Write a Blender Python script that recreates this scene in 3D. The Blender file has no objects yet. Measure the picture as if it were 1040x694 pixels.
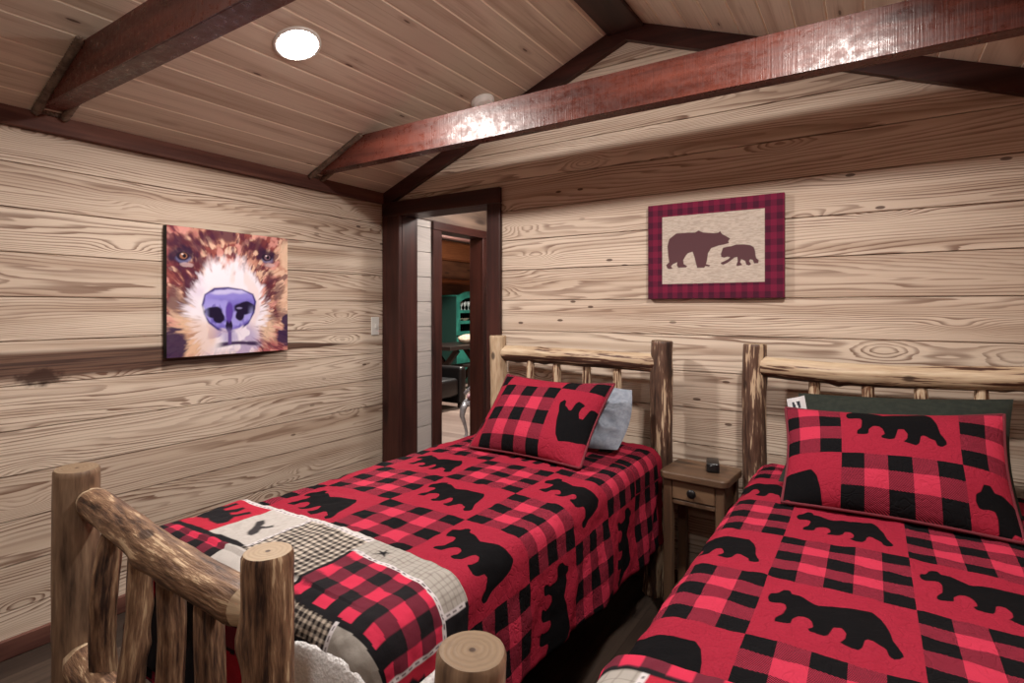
import bpy, bmesh, math, random
import numpy as np
from mathutils import Vector, Matrix, noise as mnoise

scn = bpy.context.scene
COL = scn.collection
PI = math.pi
random.seed(7)

# ------------------------------------------------------------------ helpers
def lin(v):
    v /= 255.0
    return v / 12.92 if v <= 0.04045 else ((v + 0.055) / 1.055) ** 2.4
def C(r, g, b): return (lin(r), lin(g), lin(b), 1.0)

ORG = {}
def tag(o, label=None, cat=None, group=None, kind=None):
    if label: o['label'] = label
    if cat: o['category'] = cat
    if group: o['group'] = group
    if kind: o['kind'] = kind
    return o
def thing(name, loc, label=None, cat=None, group=None, kind=None):
    o = bpy.data.objects.new(name, None)
    COL.objects.link(o); o.location = loc
    o.empty_display_size = 0.1
    ORG[o.name] = np.array(loc, float)
    return tag(o, label, cat, group, kind)

class Geo:
    def __init__(s): s.V = []; s.F = []; s.M = []; s.A = {}; s.n = 0; s.SM = []
    def add(s, V, F, mi=0, smooth=True, **att):
        V = np.asarray(V, float).reshape(-1, 3); k = len(V)
        s.V.append(V)
        for f in F: s.F.append([i + s.n for i in f])
        s.M += list(mi) if hasattr(mi, '__len__') else [mi] * len(F)
        s.SM += [smooth] * len(F)
        for a in set(list(s.A) + list(att)):
            if a not in s.A: s.A[a] = []
            val = att.get(a)
            if val is None:
                dim = 1
                for q in s.A[a]:
                    dim = q.shape[1]
                val = np.zeros((k, dim))
            val = np.asarray(val, float).reshape(k, -1)
            pre = sum(len(q) for q in s.A[a])
            if pre < s.n: s.A[a].append(np.zeros((s.n - pre, val.shape[1])))
            s.A[a].append(val)
        s.n += k
        return s
    def build(s, name, mats, parent=None, loc=None):
        V = np.concatenate(s.V)
        if parent is not None: o0 = ORG[parent.name]
        elif loc is not None: o0 = np.array(loc, float)
        else:
            lo, hi = V.min(0), V.max(0); o0 = np.array([(lo[0]+hi[0])/2, (lo[1]+hi[1])/2, lo[2]])
        me = bpy.data.meshes.new(name)
        me.from_pydata((V - o0).tolist(), [], s.F)
        if not isinstance(mats, (list, tuple)): mats = [mats]
        for m in mats: me.materials.append(m)
        me.polygons.foreach_set('material_index', np.array(s.M, np.int32))
        me.polygons.foreach_set('use_smooth', np.array(s.SM, bool))
        for a, L in s.A.items():
            d = np.concatenate(L)
            if a == 'uv':
                uvl = me.uv_layers.new(name='UVMap')
                li = np.zeros(len(me.loops), np.int32); me.loops.foreach_get('vertex_index', li)
                uvl.data.foreach_set('uv', d[li].astype(np.float32).ravel())
            elif d.shape[1] == 1:
                me.attributes.new(a, 'FLOAT', 'POINT').data.foreach_set('value', d.astype(np.float32).ravel())
            elif a == 'col':
                d4 = np.concatenate([d[:, :3], np.ones((len(d), 1))], 1)
                me.attributes.new(a, 'FLOAT_COLOR', 'POINT').data.foreach_set('color', d4.astype(np.float32).ravel())
            else:
                me.attributes.new(a, 'FLOAT_VECTOR', 'POINT').data.foreach_set('vector', d.astype(np.float32).ravel())
        me.update()
        o = bpy.data.objects.new(name, me); COL.objects.link(o)
        if parent is not None:
            o.parent = parent; ORG[o.name] = o0
        else:
            o.location = o0; ORG[o.name] = o0
        return o

def gp(V, axis):
    """grain coordinates: the last component runs along the grain"""
    V = np.asarray(V, float)
    i = {'x': (1, 2, 0), 'y': (0, 2, 1), 'z': (0, 1, 2)}[axis]
    return V[:, i]

def cbox(lo, hi, ch=0.004, seg=1):
    bm = bmesh.new(); bmesh.ops.create_cube(bm, size=1.0)
    lo, hi = Vector(lo), Vector(hi); d = hi - lo; c = (lo + hi) / 2
    for v in bm.verts: v.co = Vector((v.co.x * d.x, v.co.y * d.y, v.co.z * d.z)) + c
    ch = min(ch, min(d) * 0.45)
    if ch > 0: bmesh.ops.bevel(bm, geom=list(bm.edges), offset=ch, segments=seg, affect='EDGES', profile=0.5)
    bm.verts.index_update()
    V = np.array([v.co[:] for v in bm.verts]); F = [[v.index for v in f.verts] for f in bm.faces]
    bm.free(); return V, F
def gbox(G, lo, hi, axis='z', ch=0.004, mi=0, seg=1, off=0.0, M=None, smooth=False):
    V, F = cbox(lo, hi, ch, seg)
    g = gp(V, axis) + off
    if M is not None: V = np.array([(M @ Vector(v))[:] for v in V])
    G.add(V, F, mi, smooth, gpos=g)
    return G
def grid_faces(nu, nv, wrap_u=False, flip=False):
    F = []
    for j in range(nv - 1):
        for i in range(nu if wrap_u else nu - 1):
            a = j * nu + i; b = j * nu + (i + 1) % nu; c = (j + 1) * nu + (i + 1) % nu; d = (j + 1) * nu + i
            F.append([a, d, c, b] if flip else [a, b, c, d])
    return F
def tube(pts, rad, m=10, cap=True, closed=False):
    P = [Vector(p) for p in pts]; n = len(P)
    R = rad if hasattr(rad, '__len__') else [rad] * n
    V = []; up = None
    for i in range(n):
        if closed: t = (P[(i+1) % n] - P[i-1])
        else: t = P[min(i+1, n-1)] - P[max(i-1, 0)]
        t.normalize()
        if up is None:
            up = Vector((0, 0, 1)) if abs(t.z) < 0.9 else Vector((1, 0, 0))
        x = up - t * up.dot(t); x.normalize(); y = t.cross(x); up = x
        for k in range(m):
            a = 2*PI*k/m; V.append((P[i] + (x*math.cos(a) + y*math.sin(a)) * R[i])[:])
    F = grid_faces(m, n, True)
    if closed:
        for k in range(m):
            F.append([(n-1)*m+k, (n-1)*m+(k+1) % m, (k+1) % m, k])
    elif cap:
        F.append(list(range(m))[::-1]); F.append([(n-1)*m+k for k in range(m)])
    return np.array(V), F
def lathe(prof, m=32, axis_o=(0, 0, 0), zdir=(0, 0, 1)):
    z = Vector(zdir).normalized(); x = z.orthogonal().normalized(); y = z.cross(x); o = Vector(axis_o)
    V = []; F = []
    for (r, h) in prof:
        for k in range(m):
            a = 2*PI*k/m; V.append((o + z*h + (x*math.cos(a) + y*math.sin(a))*r)[:])
    F = grid_faces(m, len(prof), True)
    F.append(list(range(m))[::-1]); F.append([(len(prof)-1)*m + k for k in range(m)])
    return np.array(V), F
# numpy value noise
def _h(ix, iy, s):
    n = (ix * 374761393 + iy * 668265263 + s * 974711) & 0x7fffffff
    n = ((n ^ (n >> 13)) * 1274126177) & 0x7fffffff
    return ((n ^ (n >> 16)) & 0xffff) / 65535.0
def vn(x, y, s=0):
    x = np.asarray(x, float); y = np.asarray(y, float)
    ix = np.floor(x).astype(np.int64); iy = np.floor(y).astype(np.int64)
    fx = x - ix; fy = y - iy; fx = fx*fx*(3-2*fx); fy = fy*fy*(3-2*fy)
    a = _h(ix, iy, s); b = _h(ix+1, iy, s); c = _h(ix, iy+1, s); d = _h(ix+1, iy+1, s)
    return (a*(1-fx)+b*fx)*(1-fy) + (c*(1-fx)+d*fx)*fy
def fbm(x, y, s=0, o=3):
    r = 0; a = 0.5; t = 0
    for k in range(o):
        r = r + a*vn(x*2**k, y*2**k, s+k); t += a; a *= 0.5
    return r / t
def sst(a, b, x):
    t = np.clip((x-a)/(b-a), 0, 1); return t*t*(3-2*t)
def poly_sdf(px, py, poly):
    """signed distance, negative inside"""
    px = np.asarray(px, float); py = np.asarray(py, float)
    d = np.full(px.shape, 1e9); ins = np.zeros(px.shape, bool); n = len(poly)
    for i in range(n):
        ax, ay = poly[i]; bx, by = poly[(i+1) % n]
        ex, ey = bx-ax, by-ay; L = ex*ex+ey*ey + 1e-12
        t = np.clip(((px-ax)*ex + (py-ay)*ey)/L, 0, 1)
        d = np.minimum(d, (px-ax-t*ex)**2 + (py-ay-t*ey)**2)
        if abs(ey) > 1e-12:
            c = ((ay > py) != (by > py)) & (px < ex*(py-ay)/ey + ax); ins ^= c
    d = np.sqrt(d); return np.where(ins, -d, d)

# ------------------------------------------------------------------ node helper
class S:
    def __init__(s, N, sock): s.N = N; s.k = sock
    def __add__(s, o): return s.N.m('ADD', s, o)
    __radd__ = __add__
    def __sub__(s, o): return s.N.m('SUBTRACT', s, o)
    def __rsub__(s, o): return s.N.m('SUBTRACT', o, s)
    def __mul__(s, o): return s.N.m('MULTIPLY', s, o)
    __rmul__ = __mul__
    def __truediv__(s, o): return s.N.m('DIVIDE', s, o)
class NB:
    def __init__(s, name):
        s.mat = bpy.data.materials.new(name); s.mat.use_nodes = True
        s.t = s.mat.node_tree; s.t.nodes.clear()
        s.out = s.t.nodes.new('ShaderNodeOutputMaterial')
    def n(s, typ): return s.t.nodes.new(typ)
    def put(s, sock, v):
        if isinstance(v, S): s.t.links.new(v.k, sock)
        elif v is not None: sock.default_value = v
    def m(s, op, a, b=None, c=None, clamp=False):
        x = s.n('ShaderNodeMath'); x.operation = op; x.use_clamp = clamp
        s.put(x.inputs[0], a)
        if b is not None: s.put(x.inputs[1], b)
        if c is not None: s.put(x.inputs[2], c)
        return S(s, x.outputs[0])
    def attr(s, name, what='Vector'):
        x = s.n('ShaderNodeAttribute'); x.attribute_name = name; return S(s, x.outputs[what])
    def xyz(s, v):
        x = s.n('ShaderNodeSeparateXYZ'); s.put(x.inputs[0], v); return [S(s, q) for q in x.outputs]
    def vec(s, a, b, c):
        x = s.n('ShaderNodeCombineXYZ')
        for i, q in enumerate((a, b, c)): s.put(x.inputs[i], q)
        return S(s, x.outputs[0])
    def noise(s, v, sc=1.0, det=2.0, ro=0.5, dist=0.0, out='Fac'):
        x = s.n('ShaderNodeTexNoise'); s.put(x.inputs['Vector'], v); x.inputs['Scale'].default_value = sc
        x.inputs['Detail'].default_value = det; x.inputs['Roughness'].default_value = ro; x.inputs['Distortion'].default_value = dist
        return S(s, x.outputs[out])
    def voro(s, v, sc=1.0, feat='F1', out='Distance', rnd=1.0, dim='3D'):
        x = s.n('ShaderNodeTexVoronoi'); x.voronoi_dimensions = dim; x.feature = feat
        s.put(x.inputs['Vector'], v); x.inputs['Scale'].default_value = sc; x.inputs['Randomness'].default_value = rnd
        return S(s, x.outputs[out])
    def white(s, v, dim='1D'):
        x = s.n('ShaderNodeTexWhiteNoise'); x.noise_dimensions = dim
        s.put(x.inputs['W' if dim == '1D' else 'Vector'], v); return S(s, x.outputs['Value'])
    def sm(s, a, b, x_, lo=0.0, hi=1.0):
        x = s.n('ShaderNodeMapRange'); x.interpolation_type = 'SMOOTHSTEP'
        s.put(x.inputs[0], x_); s.put(x.inputs[1], a); s.put(x.inputs[2], b); s.put(x.inputs[3], lo); s.put(x.inputs[4], hi)
        return S(s, x.outputs[0])
    def mix(s, f, a, b):
        x = s.n('ShaderNodeMix'); x.data_type = 'RGBA'
        s.put(x.inputs[0], f); s.put(x.inputs[6], a); s.put(x.inputs[7], b); return S(s, x.outputs[2])
    def mul(s, f, a, b):
        x = s.n('ShaderNodeMix'); x.data_type = 'RGBA'; x.blend_type = 'MULTIPLY'
        s.put(x.inputs[0], f); s.put(x.inputs[6], a); s.put(x.inputs[7], b); return S(s, x.outputs[2])
    def ramp(s, f, stops):
        x = s.n('ShaderNodeValToRGB'); s.put(x.inputs[0], f); e = x.color_ramp.elements
        while len(e) < len(stops): e.new(0.5)
        for q, (p, c) in zip(e, stops): q.position = p; q.color = c
        return S(s, x.outputs[0])
    def bump(s, h, st=0.3, d=0.01):
        x = s.n('ShaderNodeBump'); x.inputs['Strength'].default_value = st; x.inputs['Distance'].default_value = d
        s.put(x.inputs['Height'], h); return S(s, x.outputs[0])
    def done(s, col, rough=0.6, nrm=None, metal=0.0, spec=0.5, sheen=0.0, coat=0.0, em=None, es=0.0, trans=0.0):
        p = s.n('ShaderNodeBsdfPrincipled')
        s.put(p.inputs['Base Color'], col); s.put(p.inputs['Roughness'], rough); s.put(p.inputs['Normal'], nrm)
        p.inputs['Metallic'].default_value = metal; p.inputs['Specular IOR Level'].default_value = spec
        p.inputs['Sheen Weight'].default_value = sheen; p.inputs['Coat Weight'].default_value = coat
        p.inputs['Transmission Weight'].default_value = trans
        if em is not None:
            s.put(p.inputs['Emission Color'], em); p.inputs['Emission Strength'].default_value = es
        s.t.links.new(p.outputs[0], s.out.inputs[0]); return s.mat

# ------------------------------------------------------------------ materials
PH, PZ = 0.1868, 1.498      # plank height, one joint height
def pine_wall(name, tint=(1, 1, 1), grey=False):
    N = NB(name); g = N.attr('gpos'); h, d, L = N.xyz(g)
    hh = (h - (PZ - PH*20)) / PH
    k = N.m('FLOOR', hh); f = hh - k
    r1 = N.white(k * 1.37 + 3.1); r2 = N.white(k * 2.71 + 9.7); r3 = N.white(k * 5.13 + 1.9)
    L2 = L + r1 * 23.0
    big = N.noise(N.vec(L2*0.55, f*0.8, k*7.3), 1.0, 1.0, 0.5)
    mid = N.noise(N.vec(L2*0.95, f*2.4, k*5.1), 1.0, 2.0, 0.5)
    fine = N.noise(N.vec(L2*2.6, f*9.0, k*3.3), 1.0, 2.0, 0.55)
    # heart line wanders, sometimes outside the board (straight grained boards)
    heart = N.sm(0.0, 1.0, r2, -0.1, 1.1) + (big - 0.5) * 1.2
    c = f - heart
    kn = N.voro(N.vec(L2*1.15, h*3.1 + r3*9.0, 0.0), 1.0, 'F1', 'Distance', 1.0, '2D')
    kbump = N.m('POWER', 2.718, kn*kn*-75.0)
    ca = N.m('ABSOLUTE', c)
    F = c*c/(ca + 0.4)*(4.4 + r3*2.0) + L2*0.38 + (mid-0.5)*(0.6 + r3*1.6) + (fine-0.5)*0.30 - kbump*1.2
    F = F * 3.0
    ring = F - N.m('FLOOR', F)
    dark = N.sm(0.36, 0.86, ring) * N.sm(1.0, 0.92, ring)
    stren = N.sm(0.3, 0.72, N.noise(N.vec(L2*0.8, f*3.0, k*11.0), 1.0, 2.0, 0.5), 0.3, 1.0)
    hair = N.noise(N.vec(L2*3.0, h*420.0, k), 1.0, 2.0, 0.6)
    base = N.mix(r1, C(214, 196, 178), C(192, 172, 154))
    base = N.mix(N.sm(0.45, 0.75, N.noise(N.vec(L2*0.6, f*2.0, k*2.0), 1.0, 1.0)), base, C(174, 151, 132))
    col = N.mix(dark*stren*0.95, base, C(112, 82, 66))
    col = N.mul(N.sm(0.5, 0.75, hair, 0.0, 0.32), col, C(168, 146, 126))
    if not grey:
        spot = N.voro(N.vec(L2*2.3, h*6.2 + r1*5.0, 0.0), 1.0, 'F1', 'Distance', 1.0, '2D')
        sp = N.sm(0.05, 0.035, spot + (fine-0.5)*0.02)
        sel = N.sm(0.58, 0.66, N.noise(N.vec(L2*0.9, k*5.3, 7.0), 1.0, 0.0))
        col = N.mix(sp*sel*0.85, col, C(62, 36, 26))
    if grey:
        col = N.mix(0.8, col, C(178, 172, 170))
    col = N.mul(1.0, col, (*tint, 1))
    nrm = N.bump(hair*0.4 + dark*0.6, 0.12, 0.002)
    return N, col, nrm, h, L
def wall_mat(name, streak=False, tint=(1, 1, 1), grey=False):
    N, col, nrm, h, L = pine_wall(name, tint, grey)
    if streak:    # dark heart streak with a big knot in one board of the left wall
        n1 = N.noise(N.vec(L*1.6, h*7.0, 2.0), 1.0, 3.0, 0.6)
        cen = 1.205 + (n1 - 0.5)*0.05
        wid = N.sm(-2.7, -1.9, L, 0.085, 0.07) * N.sm(-0.3, -1.3, L, 0.12, 1.0)
        dist = N.m('ABSOLUTE', h - cen) / wid
        st = N.sm(1.0, 0.62, dist + (n1-0.5)*0.7) * N.sm(-0.25, -0.5, L)
        lines = N.noise(N.vec(L*1.2, h*75.0, 4.0), 1.0, 3.0, 0.6)
        dk = N.mix(N.sm(0.38, 0.62, lines), C(60, 38, 32), C(104, 76, 62))
        col = N.mix(st*0.97, col, dk)
        kx = (L + 2.0)*9.0; kz = (h - 1.152)*22.0
        kd = N.m('SQRT', kx*kx + kz*kz) + (N.noise(N.vec(L*30.0, h*30.0, 0.0), 1.0, 2.0)-0.5)*1.2
        col = N.mix(N.sm(1.0, 0.4, kd)*0.9, col, C(58, 36, 28))
    return N.done(col, 0.55, nrm, spec=0.25)
M_wall_l = wall_mat('left_wall_pine', True)
M_wall = wall_mat('pine_boards')
M_grey_wall = wall_mat('whitewashed_boards', tint=(1.0, 1.0, 1.0), grey=True)

def ceil_mat():
    N = NB('ceiling_pine'); h, gv, L = N.xyz(N.attr('gpos'))
    k = N.m('FLOOR', h); f = h - k
    r1 = N.white(k*1.7 + 2.3); r2 = N.white(k*3.9 + 0.7)
    L2 = L + r1*31.0
    n1 = N.noise(N.vec(L2*0.9, f*2.0, k*3.7), 1.0, 3.0, 0.55)
    n2 = N.noise(N.vec(L2*2.0, f*16.0, k*1.7), 1.0, 3.0, 0.6)
    base = N.mix(r2, C(196, 177, 160), C(214, 195, 178))
    col = N.mix(N.sm(0.4, 0.8, n1), base, C(176, 152, 134))
    col = N.mix(N.sm(0.52, 0.7, n2)*0.4, col, C(146, 120, 104))
    kn = N.voro(N.vec(L2*2.6, f*1.4 + r1*3, k*5.0), 1.0, 'F1', 'Distance', 1.0)
    sel = N.sm(0.55, 0.57, N.noise(N.vec(L2*1.1, k*4.0, 0.0), 1.0, 0.0))
    col = N.mix(N.sm(0.075, 0.045, kn)*0.85, col, C(52, 32, 26))
    streak = N.sm(0.22, 0.1, kn)*0.3
    col = N.mix(streak, col, C(126, 96, 82))
    col = N.mix(N.sm(0.2, 0.8, gv), col, C(232, 216, 196))  # pale grooves: the light their edges catch is put into the colour
    return N.done(col, 0.5, N.bump(n2, 0.08, 0.002), spec=0.3)
M_ceil = ceil_mat()

def stain_wood(name, c0, c1, rough=0.4, saw=0.0, spec=0.5, streak=20.0, dark=None, bumpst=0.15):
    N = NB(name); g = N.attr('gpos'); x, y, z = N.xyz(g)
    v = N.vec(x*streak, y*streak, z*1.6)
    n = N.noise(v, 1.0, 4.0, 0.6, 0.3); b = N.noise(N.vec(x*4, y*4, z*1.1), 1.0, 3.0, 0.6)
    col = N.mix(N.sm(0.32, 0.68, n*0.6 + b*0.4), c0, c1)
    hgt = n
    if dark is not None:
        kn = N.voro(N.vec(x*6.0, y*6.0, z*1.6), 1.0, 'F1', 'Distance')
        col = N.mix(N.sm(0.2, 0.08, kn)*0.8, col, dark)
    if saw > 0:
        s = N.noise(N.vec(x*3.0, y*2.5, z*150.0), 1.0, 3.0, 0.7)
        s2 = N.noise(N.vec(x*30.0, y*30.0, z*26.0), 1.0, 3.0, 0.7)
        hgt = s*0.7 + s2*0.5
        col = N.mix(N.sm(0.42, 0.7, s)*0.28, col, C(38, 18, 14))
        rough = N.sm(0.35, 0.65, s2, rough-0.08, rough+0.14)
        return N.done(col, rough, N.bump(hgt, saw, 0.004), spec=spec)
    return N.done(col, rough, N.bump(hgt, bumpst, 0.003), spec=spec)
M_beam = stain_wood('red_stained_rough_timber', C(66, 32, 27), C(108, 56, 45), 0.33, 0.36, 0.38, dark=C(52, 26, 24))
M_trim = stain_wood('dark_red_stained_trim', C(70, 42, 37), C(112, 74, 63), 0.6, spec=0.15)
M_case = stain_wood('dark_stained_casing', C(40, 20, 18), C(72, 38, 32), 0.42, spec=0.3, dark=C(30, 15, 14))
M_ridge = stain_wood('dark_ridge_timber', C(44, 26, 24), C(70, 44, 38), 0.5)
M_stand = stain_wood('nightstand_brown_wood', C(72, 54, 42), C(108, 82, 62), 0.45, spec=0.35, dark=C(46, 33, 26))
M_stand_d = stain_wood('nightstand_drawer_wood', C(96, 74, 56), C(124, 96, 72), 0.45, spec=0.35, dark=C(54, 38, 28))
M_hallwood = stain_wood('weathered_header_board', C(74, 58, 50), C(124, 101, 86), 0.6, dark=C(46, 30, 28))
M_farwall = stain_wood('far_room_brown_boards', C(84, 52, 38), C(124, 82, 58), 0.5, streak=9.0, dark=C(52, 32, 24))
M_farlog = stain_wood('far_room_orange_log', C(140, 84, 54), C(176, 112, 72), 0.45)

def log_mat(name, stops, sx=14.0, sz=2.4, fx=60.0, fz=7.0, rough=0.5, bst=0.5, knots=True, bias=0.0, under=0.0):
    N = NB(name); x, y, z = N.xyz(N.attr('gpos'))
    w = N.noise(N.vec(x*8, y*8, z*3), 1.0, 2.0, 0.5)
    a = N.noise(N.vec(x*sx, y*sx, z*sz), 1.0, 3.0, 0.6, 0.6)
    b = N.noise(N.vec(x*fx, y*fx, z*fz), 1.0, 3.0, 0.65)
    f = a*0.62 + b*0.54 - 0.08 + bias
    if under: f = f - N.sm(-0.75, 0.5, N.attr('bark', 'Fac'))*under  # attribute holds downward facing; colour turns darker towards the underside
    col = N.ramp(f, stops)
    if knots:
        kn = N.voro(N.vec(x*9.0, y*9.0, z*5.0), 1.0, 'F1', 'Distance')
        col = N.mix(N.sm(0.16, 0.09, kn)*0.8, col, C(44, 28, 22))
    return N.done(col, rough, N.bump(f + w*0.3, bst, 0.008), spec=0.35)
M_tan = log_mat('peeled_tan_log', [(0.32, C(84, 58, 44)), (0.40, C(150, 122, 96)), (0.54, C(184, 160, 132)), (0.72, C(204, 184, 158))], bst=0.25, knots=True)
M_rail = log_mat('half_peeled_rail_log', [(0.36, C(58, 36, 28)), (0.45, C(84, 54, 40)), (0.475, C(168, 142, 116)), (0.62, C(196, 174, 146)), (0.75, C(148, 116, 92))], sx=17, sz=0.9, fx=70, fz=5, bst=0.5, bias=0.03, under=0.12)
M_bark = log_mat('dark_bark_log', [(0.36, C(46, 32, 27)), (0.50, C(86, 62, 50)), (0.555, C(106, 80, 66)), (0.58, C(186, 160, 132)), (0.7, C(206, 184, 156))], sx=26, sz=3.4, fx=60, fz=6, bst=0.7)
M_peel = log_mat('streaky_peeled_spindle', [(0.40, C(70, 44, 34)), (0.475, C(120, 84, 62)), (0.50, C(186, 160, 132)), (0.7, C(206, 186, 160))], sx=40, sz=4.0, fx=90, fz=9, bst=0.4, knots=False)
M_brown = log_mat('weathered_brown_log', [(0.34, C(62, 46, 37)), (0.46, C(106, 83, 66)), (0.58, C(132, 106, 85)), (0.70, C(164, 138, 112))], sx=18, sz=2.0, bst=0.35)
M_hide = log_mat('stripped_bark_log', [(0.36, C(46, 31, 26)), (0.45, C(92, 66, 50)), (0.53, C(122, 92, 70)), (0.575, C(134, 104, 80)), (0.60, C(178, 150, 120)), (0.74, C(192, 166, 136))], sx=24, sz=2.6, fx=95, fz=13, bst=1.0)
M_spin = log_mat('stripped_spindle_log', [(0.38, C(46, 31, 26)), (0.47, C(94, 68, 52)), (0.56, C(126, 96, 74)), (0.66, C(172, 144, 114))], sx=36, sz=3.0, fx=110, fz=13, bst=0.8)
def end_mat(name, c0, c1):
    N = NB(name); x, y, z = N.xyz(N.attr('gpos'))
    r = N.m('SQRT', x*x + y*y); n = N.noise(N.vec(x*30, y*30, 0.0), 1.0, 3.0, 0.6)
    w = N.m('SINE', r*700.0 + n*7.0)
    col = N.mix(N.sm(-0.6, 1.0, w)*0.2, c0, c1)
    col = N.mix(N.sm(0.55, 0.75, n)*0.4, col, c1)
    col = N.mix(N.sm(0.006, 0.003, r), col, C(60, 40, 28))
    return N.done(col, 0.55, N.bump(w, 0.12, 0.002), spec=0.3)
M_end = end_mat('sawn_log_end', C(160, 138, 112), C(112, 86, 64))
M_end_d = end_mat('dark_sawn_log_end', C(124, 102, 80), C(84, 64, 48))

def simple(name, col, rough=0.5, metal=0.0, spec=0.5, nz=0.0, nsc=200.0, var=None, coat=0.0):
    N = NB(name); tc = N.n('ShaderNodeTexCoord'); P = S(N, tc.outputs['Object'])
    n = N.noise(P, nsc, 3.0, 0.6); c = col
    if var is not None: c = N.mix(N.sm(0.35, 0.65, N.noise(P, nsc*0.12, 3.0, 0.6)), col, var)
    return N.done(c, rough, N.bump(n, nz, 0.003) if nz > 0 else None, metal, spec, coat=coat)
M_white = simple('white_plastic', C(214, 210, 204), 0.35)
M_black = simple('black_plastic', C(24, 23, 24), 0.3, nz=0.05)
M_grey = simple('grey_pillow_cotton', C(138, 143, 153), 0.85, nz=0.2, nsc=400, var=C(120, 126, 138), spec=0.2)
M_green = simple('dark_green_pillow_cotton', C(44, 48, 42), 0.85, nz=0.2, nsc=400, var=C(37, 41, 37), spec=0.15)
M_sheet = simple('pale_grey_sheet', C(176, 174, 178), 0.85, nz=0.15, nsc=300, spec=0.2)
M_teal = simple('worn_teal_paint', C(58, 150, 132), 0.5, nz=0.1, nsc=30, var=C(40, 118, 106))
M_dteal = simple('dark_teal_side', C(24, 62, 56), 0.5)
M_silver = simple('silver_leaf_paint', C(165, 166, 172), 0.35, 0.5, nz=0.1, nsc=60, var=C(120, 122, 130))
M_leather = simple('black_leather', C(20, 19, 20), 0.35, nz=0.25, nsc=90)
M_dkwood = simple('near_black_wood', C(34, 26, 24), 0.4, nz=0.1, nsc=40)
M_linen = simple('cream_linen', C(208, 196, 176), 0.8, nz=0.3, nsc=120, var=C(170, 150, 130))
M_seatpink = simple('faded_rose_seat', C(150, 110, 118), 0.8, nz=0.2)
M_glass = simple('dark_cabinet_interior', C(38, 30, 28), 0.25)
M_glassware = simple('pale_glassware', C(190, 200, 200), 0.15)
M_rope = simple('brown_jute_rope', C(118, 98, 84), 0.9, nz=0.5, nsc=250, var=C(86, 68, 58))
M_canvas_edge = simple('dark_canvas_edge', C(30, 24, 26), 0.7)
M_box = simple('black_box_spring_cloth', C(22, 20, 21), 0.9, nz=0.2)
M_iron = simple('black_iron_knob', C(26, 24, 24), 0.4, 0.3)
def emis(name, c, st):
    N = NB(name); return N.done(c, 0.4, em=c, es=st)
M_led = emis('lit_led_lens', (1.0, 0.95, 0.89, 1), 60.0)

def sherpa_mat():
    N = NB('white_sherpa_fleece'); tc = N.n('ShaderNodeTexCoord'); P = S(N, tc.outputs['Object'])
    n = N.noise(P, 90.0, 4.0, 0.7); v = N.voro(P, 120.0)
    col = N.mix(N.sm(0.3, 0.7, n), C(216, 212, 211), C(240, 238, 238))
    return N.done(col, 0.95, N.bump(n + v*0.5, 0.6, 0.012), spec=0.1, sheen=0.5)
M_sherpa = sherpa_mat()

def quilt_mat(name, sham=False):
    N = NB(name); x = N.n('ShaderNodeUVMap'); x.uv_map = 'UVMap'; u, v, _ = N.xyz(S(N, x.outputs[0]))
    bear = N.attr('bear', 'Fac')
    i = N.m('FLOOR', u); j = N.m('FLOOR', v)
    par = N.m('FLOORED_MODULO', i + j, 2.0)          # 1 = plain red block with a bear
    cu = N.m('FLOOR', (u - i)*5.0); cv = N.m('FLOOR', (v - j)*5.0)
    eu = 1.0 - N.m('FLOORED_MODULO', cu, 2.0); ev = 1.0 - N.m('FLOORED_MODULO', cv, 2.0)
    blk = eu*ev; brt = (1.0-eu)*(1.0-ev)
    tw = N.m('SINE', (u*1.0 + v*1.9)*2*PI*34.0)
    tw = N.sm(-0.25, 0.25, tw)
    red = C(142, 34, 52); bright = C(174, 48, 70); black = C(17, 16, 18)
    hatch = N.mix(tw, C(22, 15, 18), C(152, 44, 64))
    pl = N.mix(brt, hatch, bright); pl = N.mix(blk, pl, black)
    weave = N.noise(N.vec(u*60.0, v*60.0, 0.0), 1.0, 2.0, 0.6)
    redv = N.mix(N.sm(0.35, 0.7, weave)*0.35, red, C(116, 24, 40))
    col = N.mix(par, pl, redv)
    col = N.mix(N.sm(0.004, -0.004, bear), col, C(14, 13, 15))
    flat = N.sm(-0.004, 0.004, bear, 0.25, 1.0)
    # meander stitching
    s1 = N.noise(N.vec(u*9.0, v*9.0, 1.0), 1.0, 1.0, 0.4, 0.8)
    line = N.m('ABSOLUTE', s1 - 0.5); groove = N.sm(0.0, 0.05, line)
    puck = N.noise(N.vec(u*22.0, v*22.0, 4.0), 1.0, 2.0, 0.6)
    return N.done(col, 0.9, N.bump((groove*0.6 + puck*0.9)*flat, 0.42, 0.006), spec=0.06)
M_quilt = quilt_mat('red_black_bear_quilt')
def cloth_col(name, rough=0.9, sc=300.0, st=0.3):
    N = NB(name); c = N.attr('col', 'Color'); tc = N.n('ShaderNodeTexCoord'); P = S(N, tc.outputs['Object'])
    n = N.noise(P, sc, 2.0, 0.6); n2 = N.noise(P, 45.0, 2.0, 0.6)
    return N.done(c, rough, N.bump(n*0.3 + n2, st, 0.005), spec=0.12)
M_throw = cloth_col('patchwork_throw_cloth', 0.9, 500, 0.4)
M_print = cloth_col('printed_canvas', 0.55, 700, 0.05)
M_hang = cloth_col('plaid_picture_cloth', 0.85, 600, 0.1)
M_pipe = simple('dark_red_piping', C(96, 20, 34), 0.85)
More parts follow.
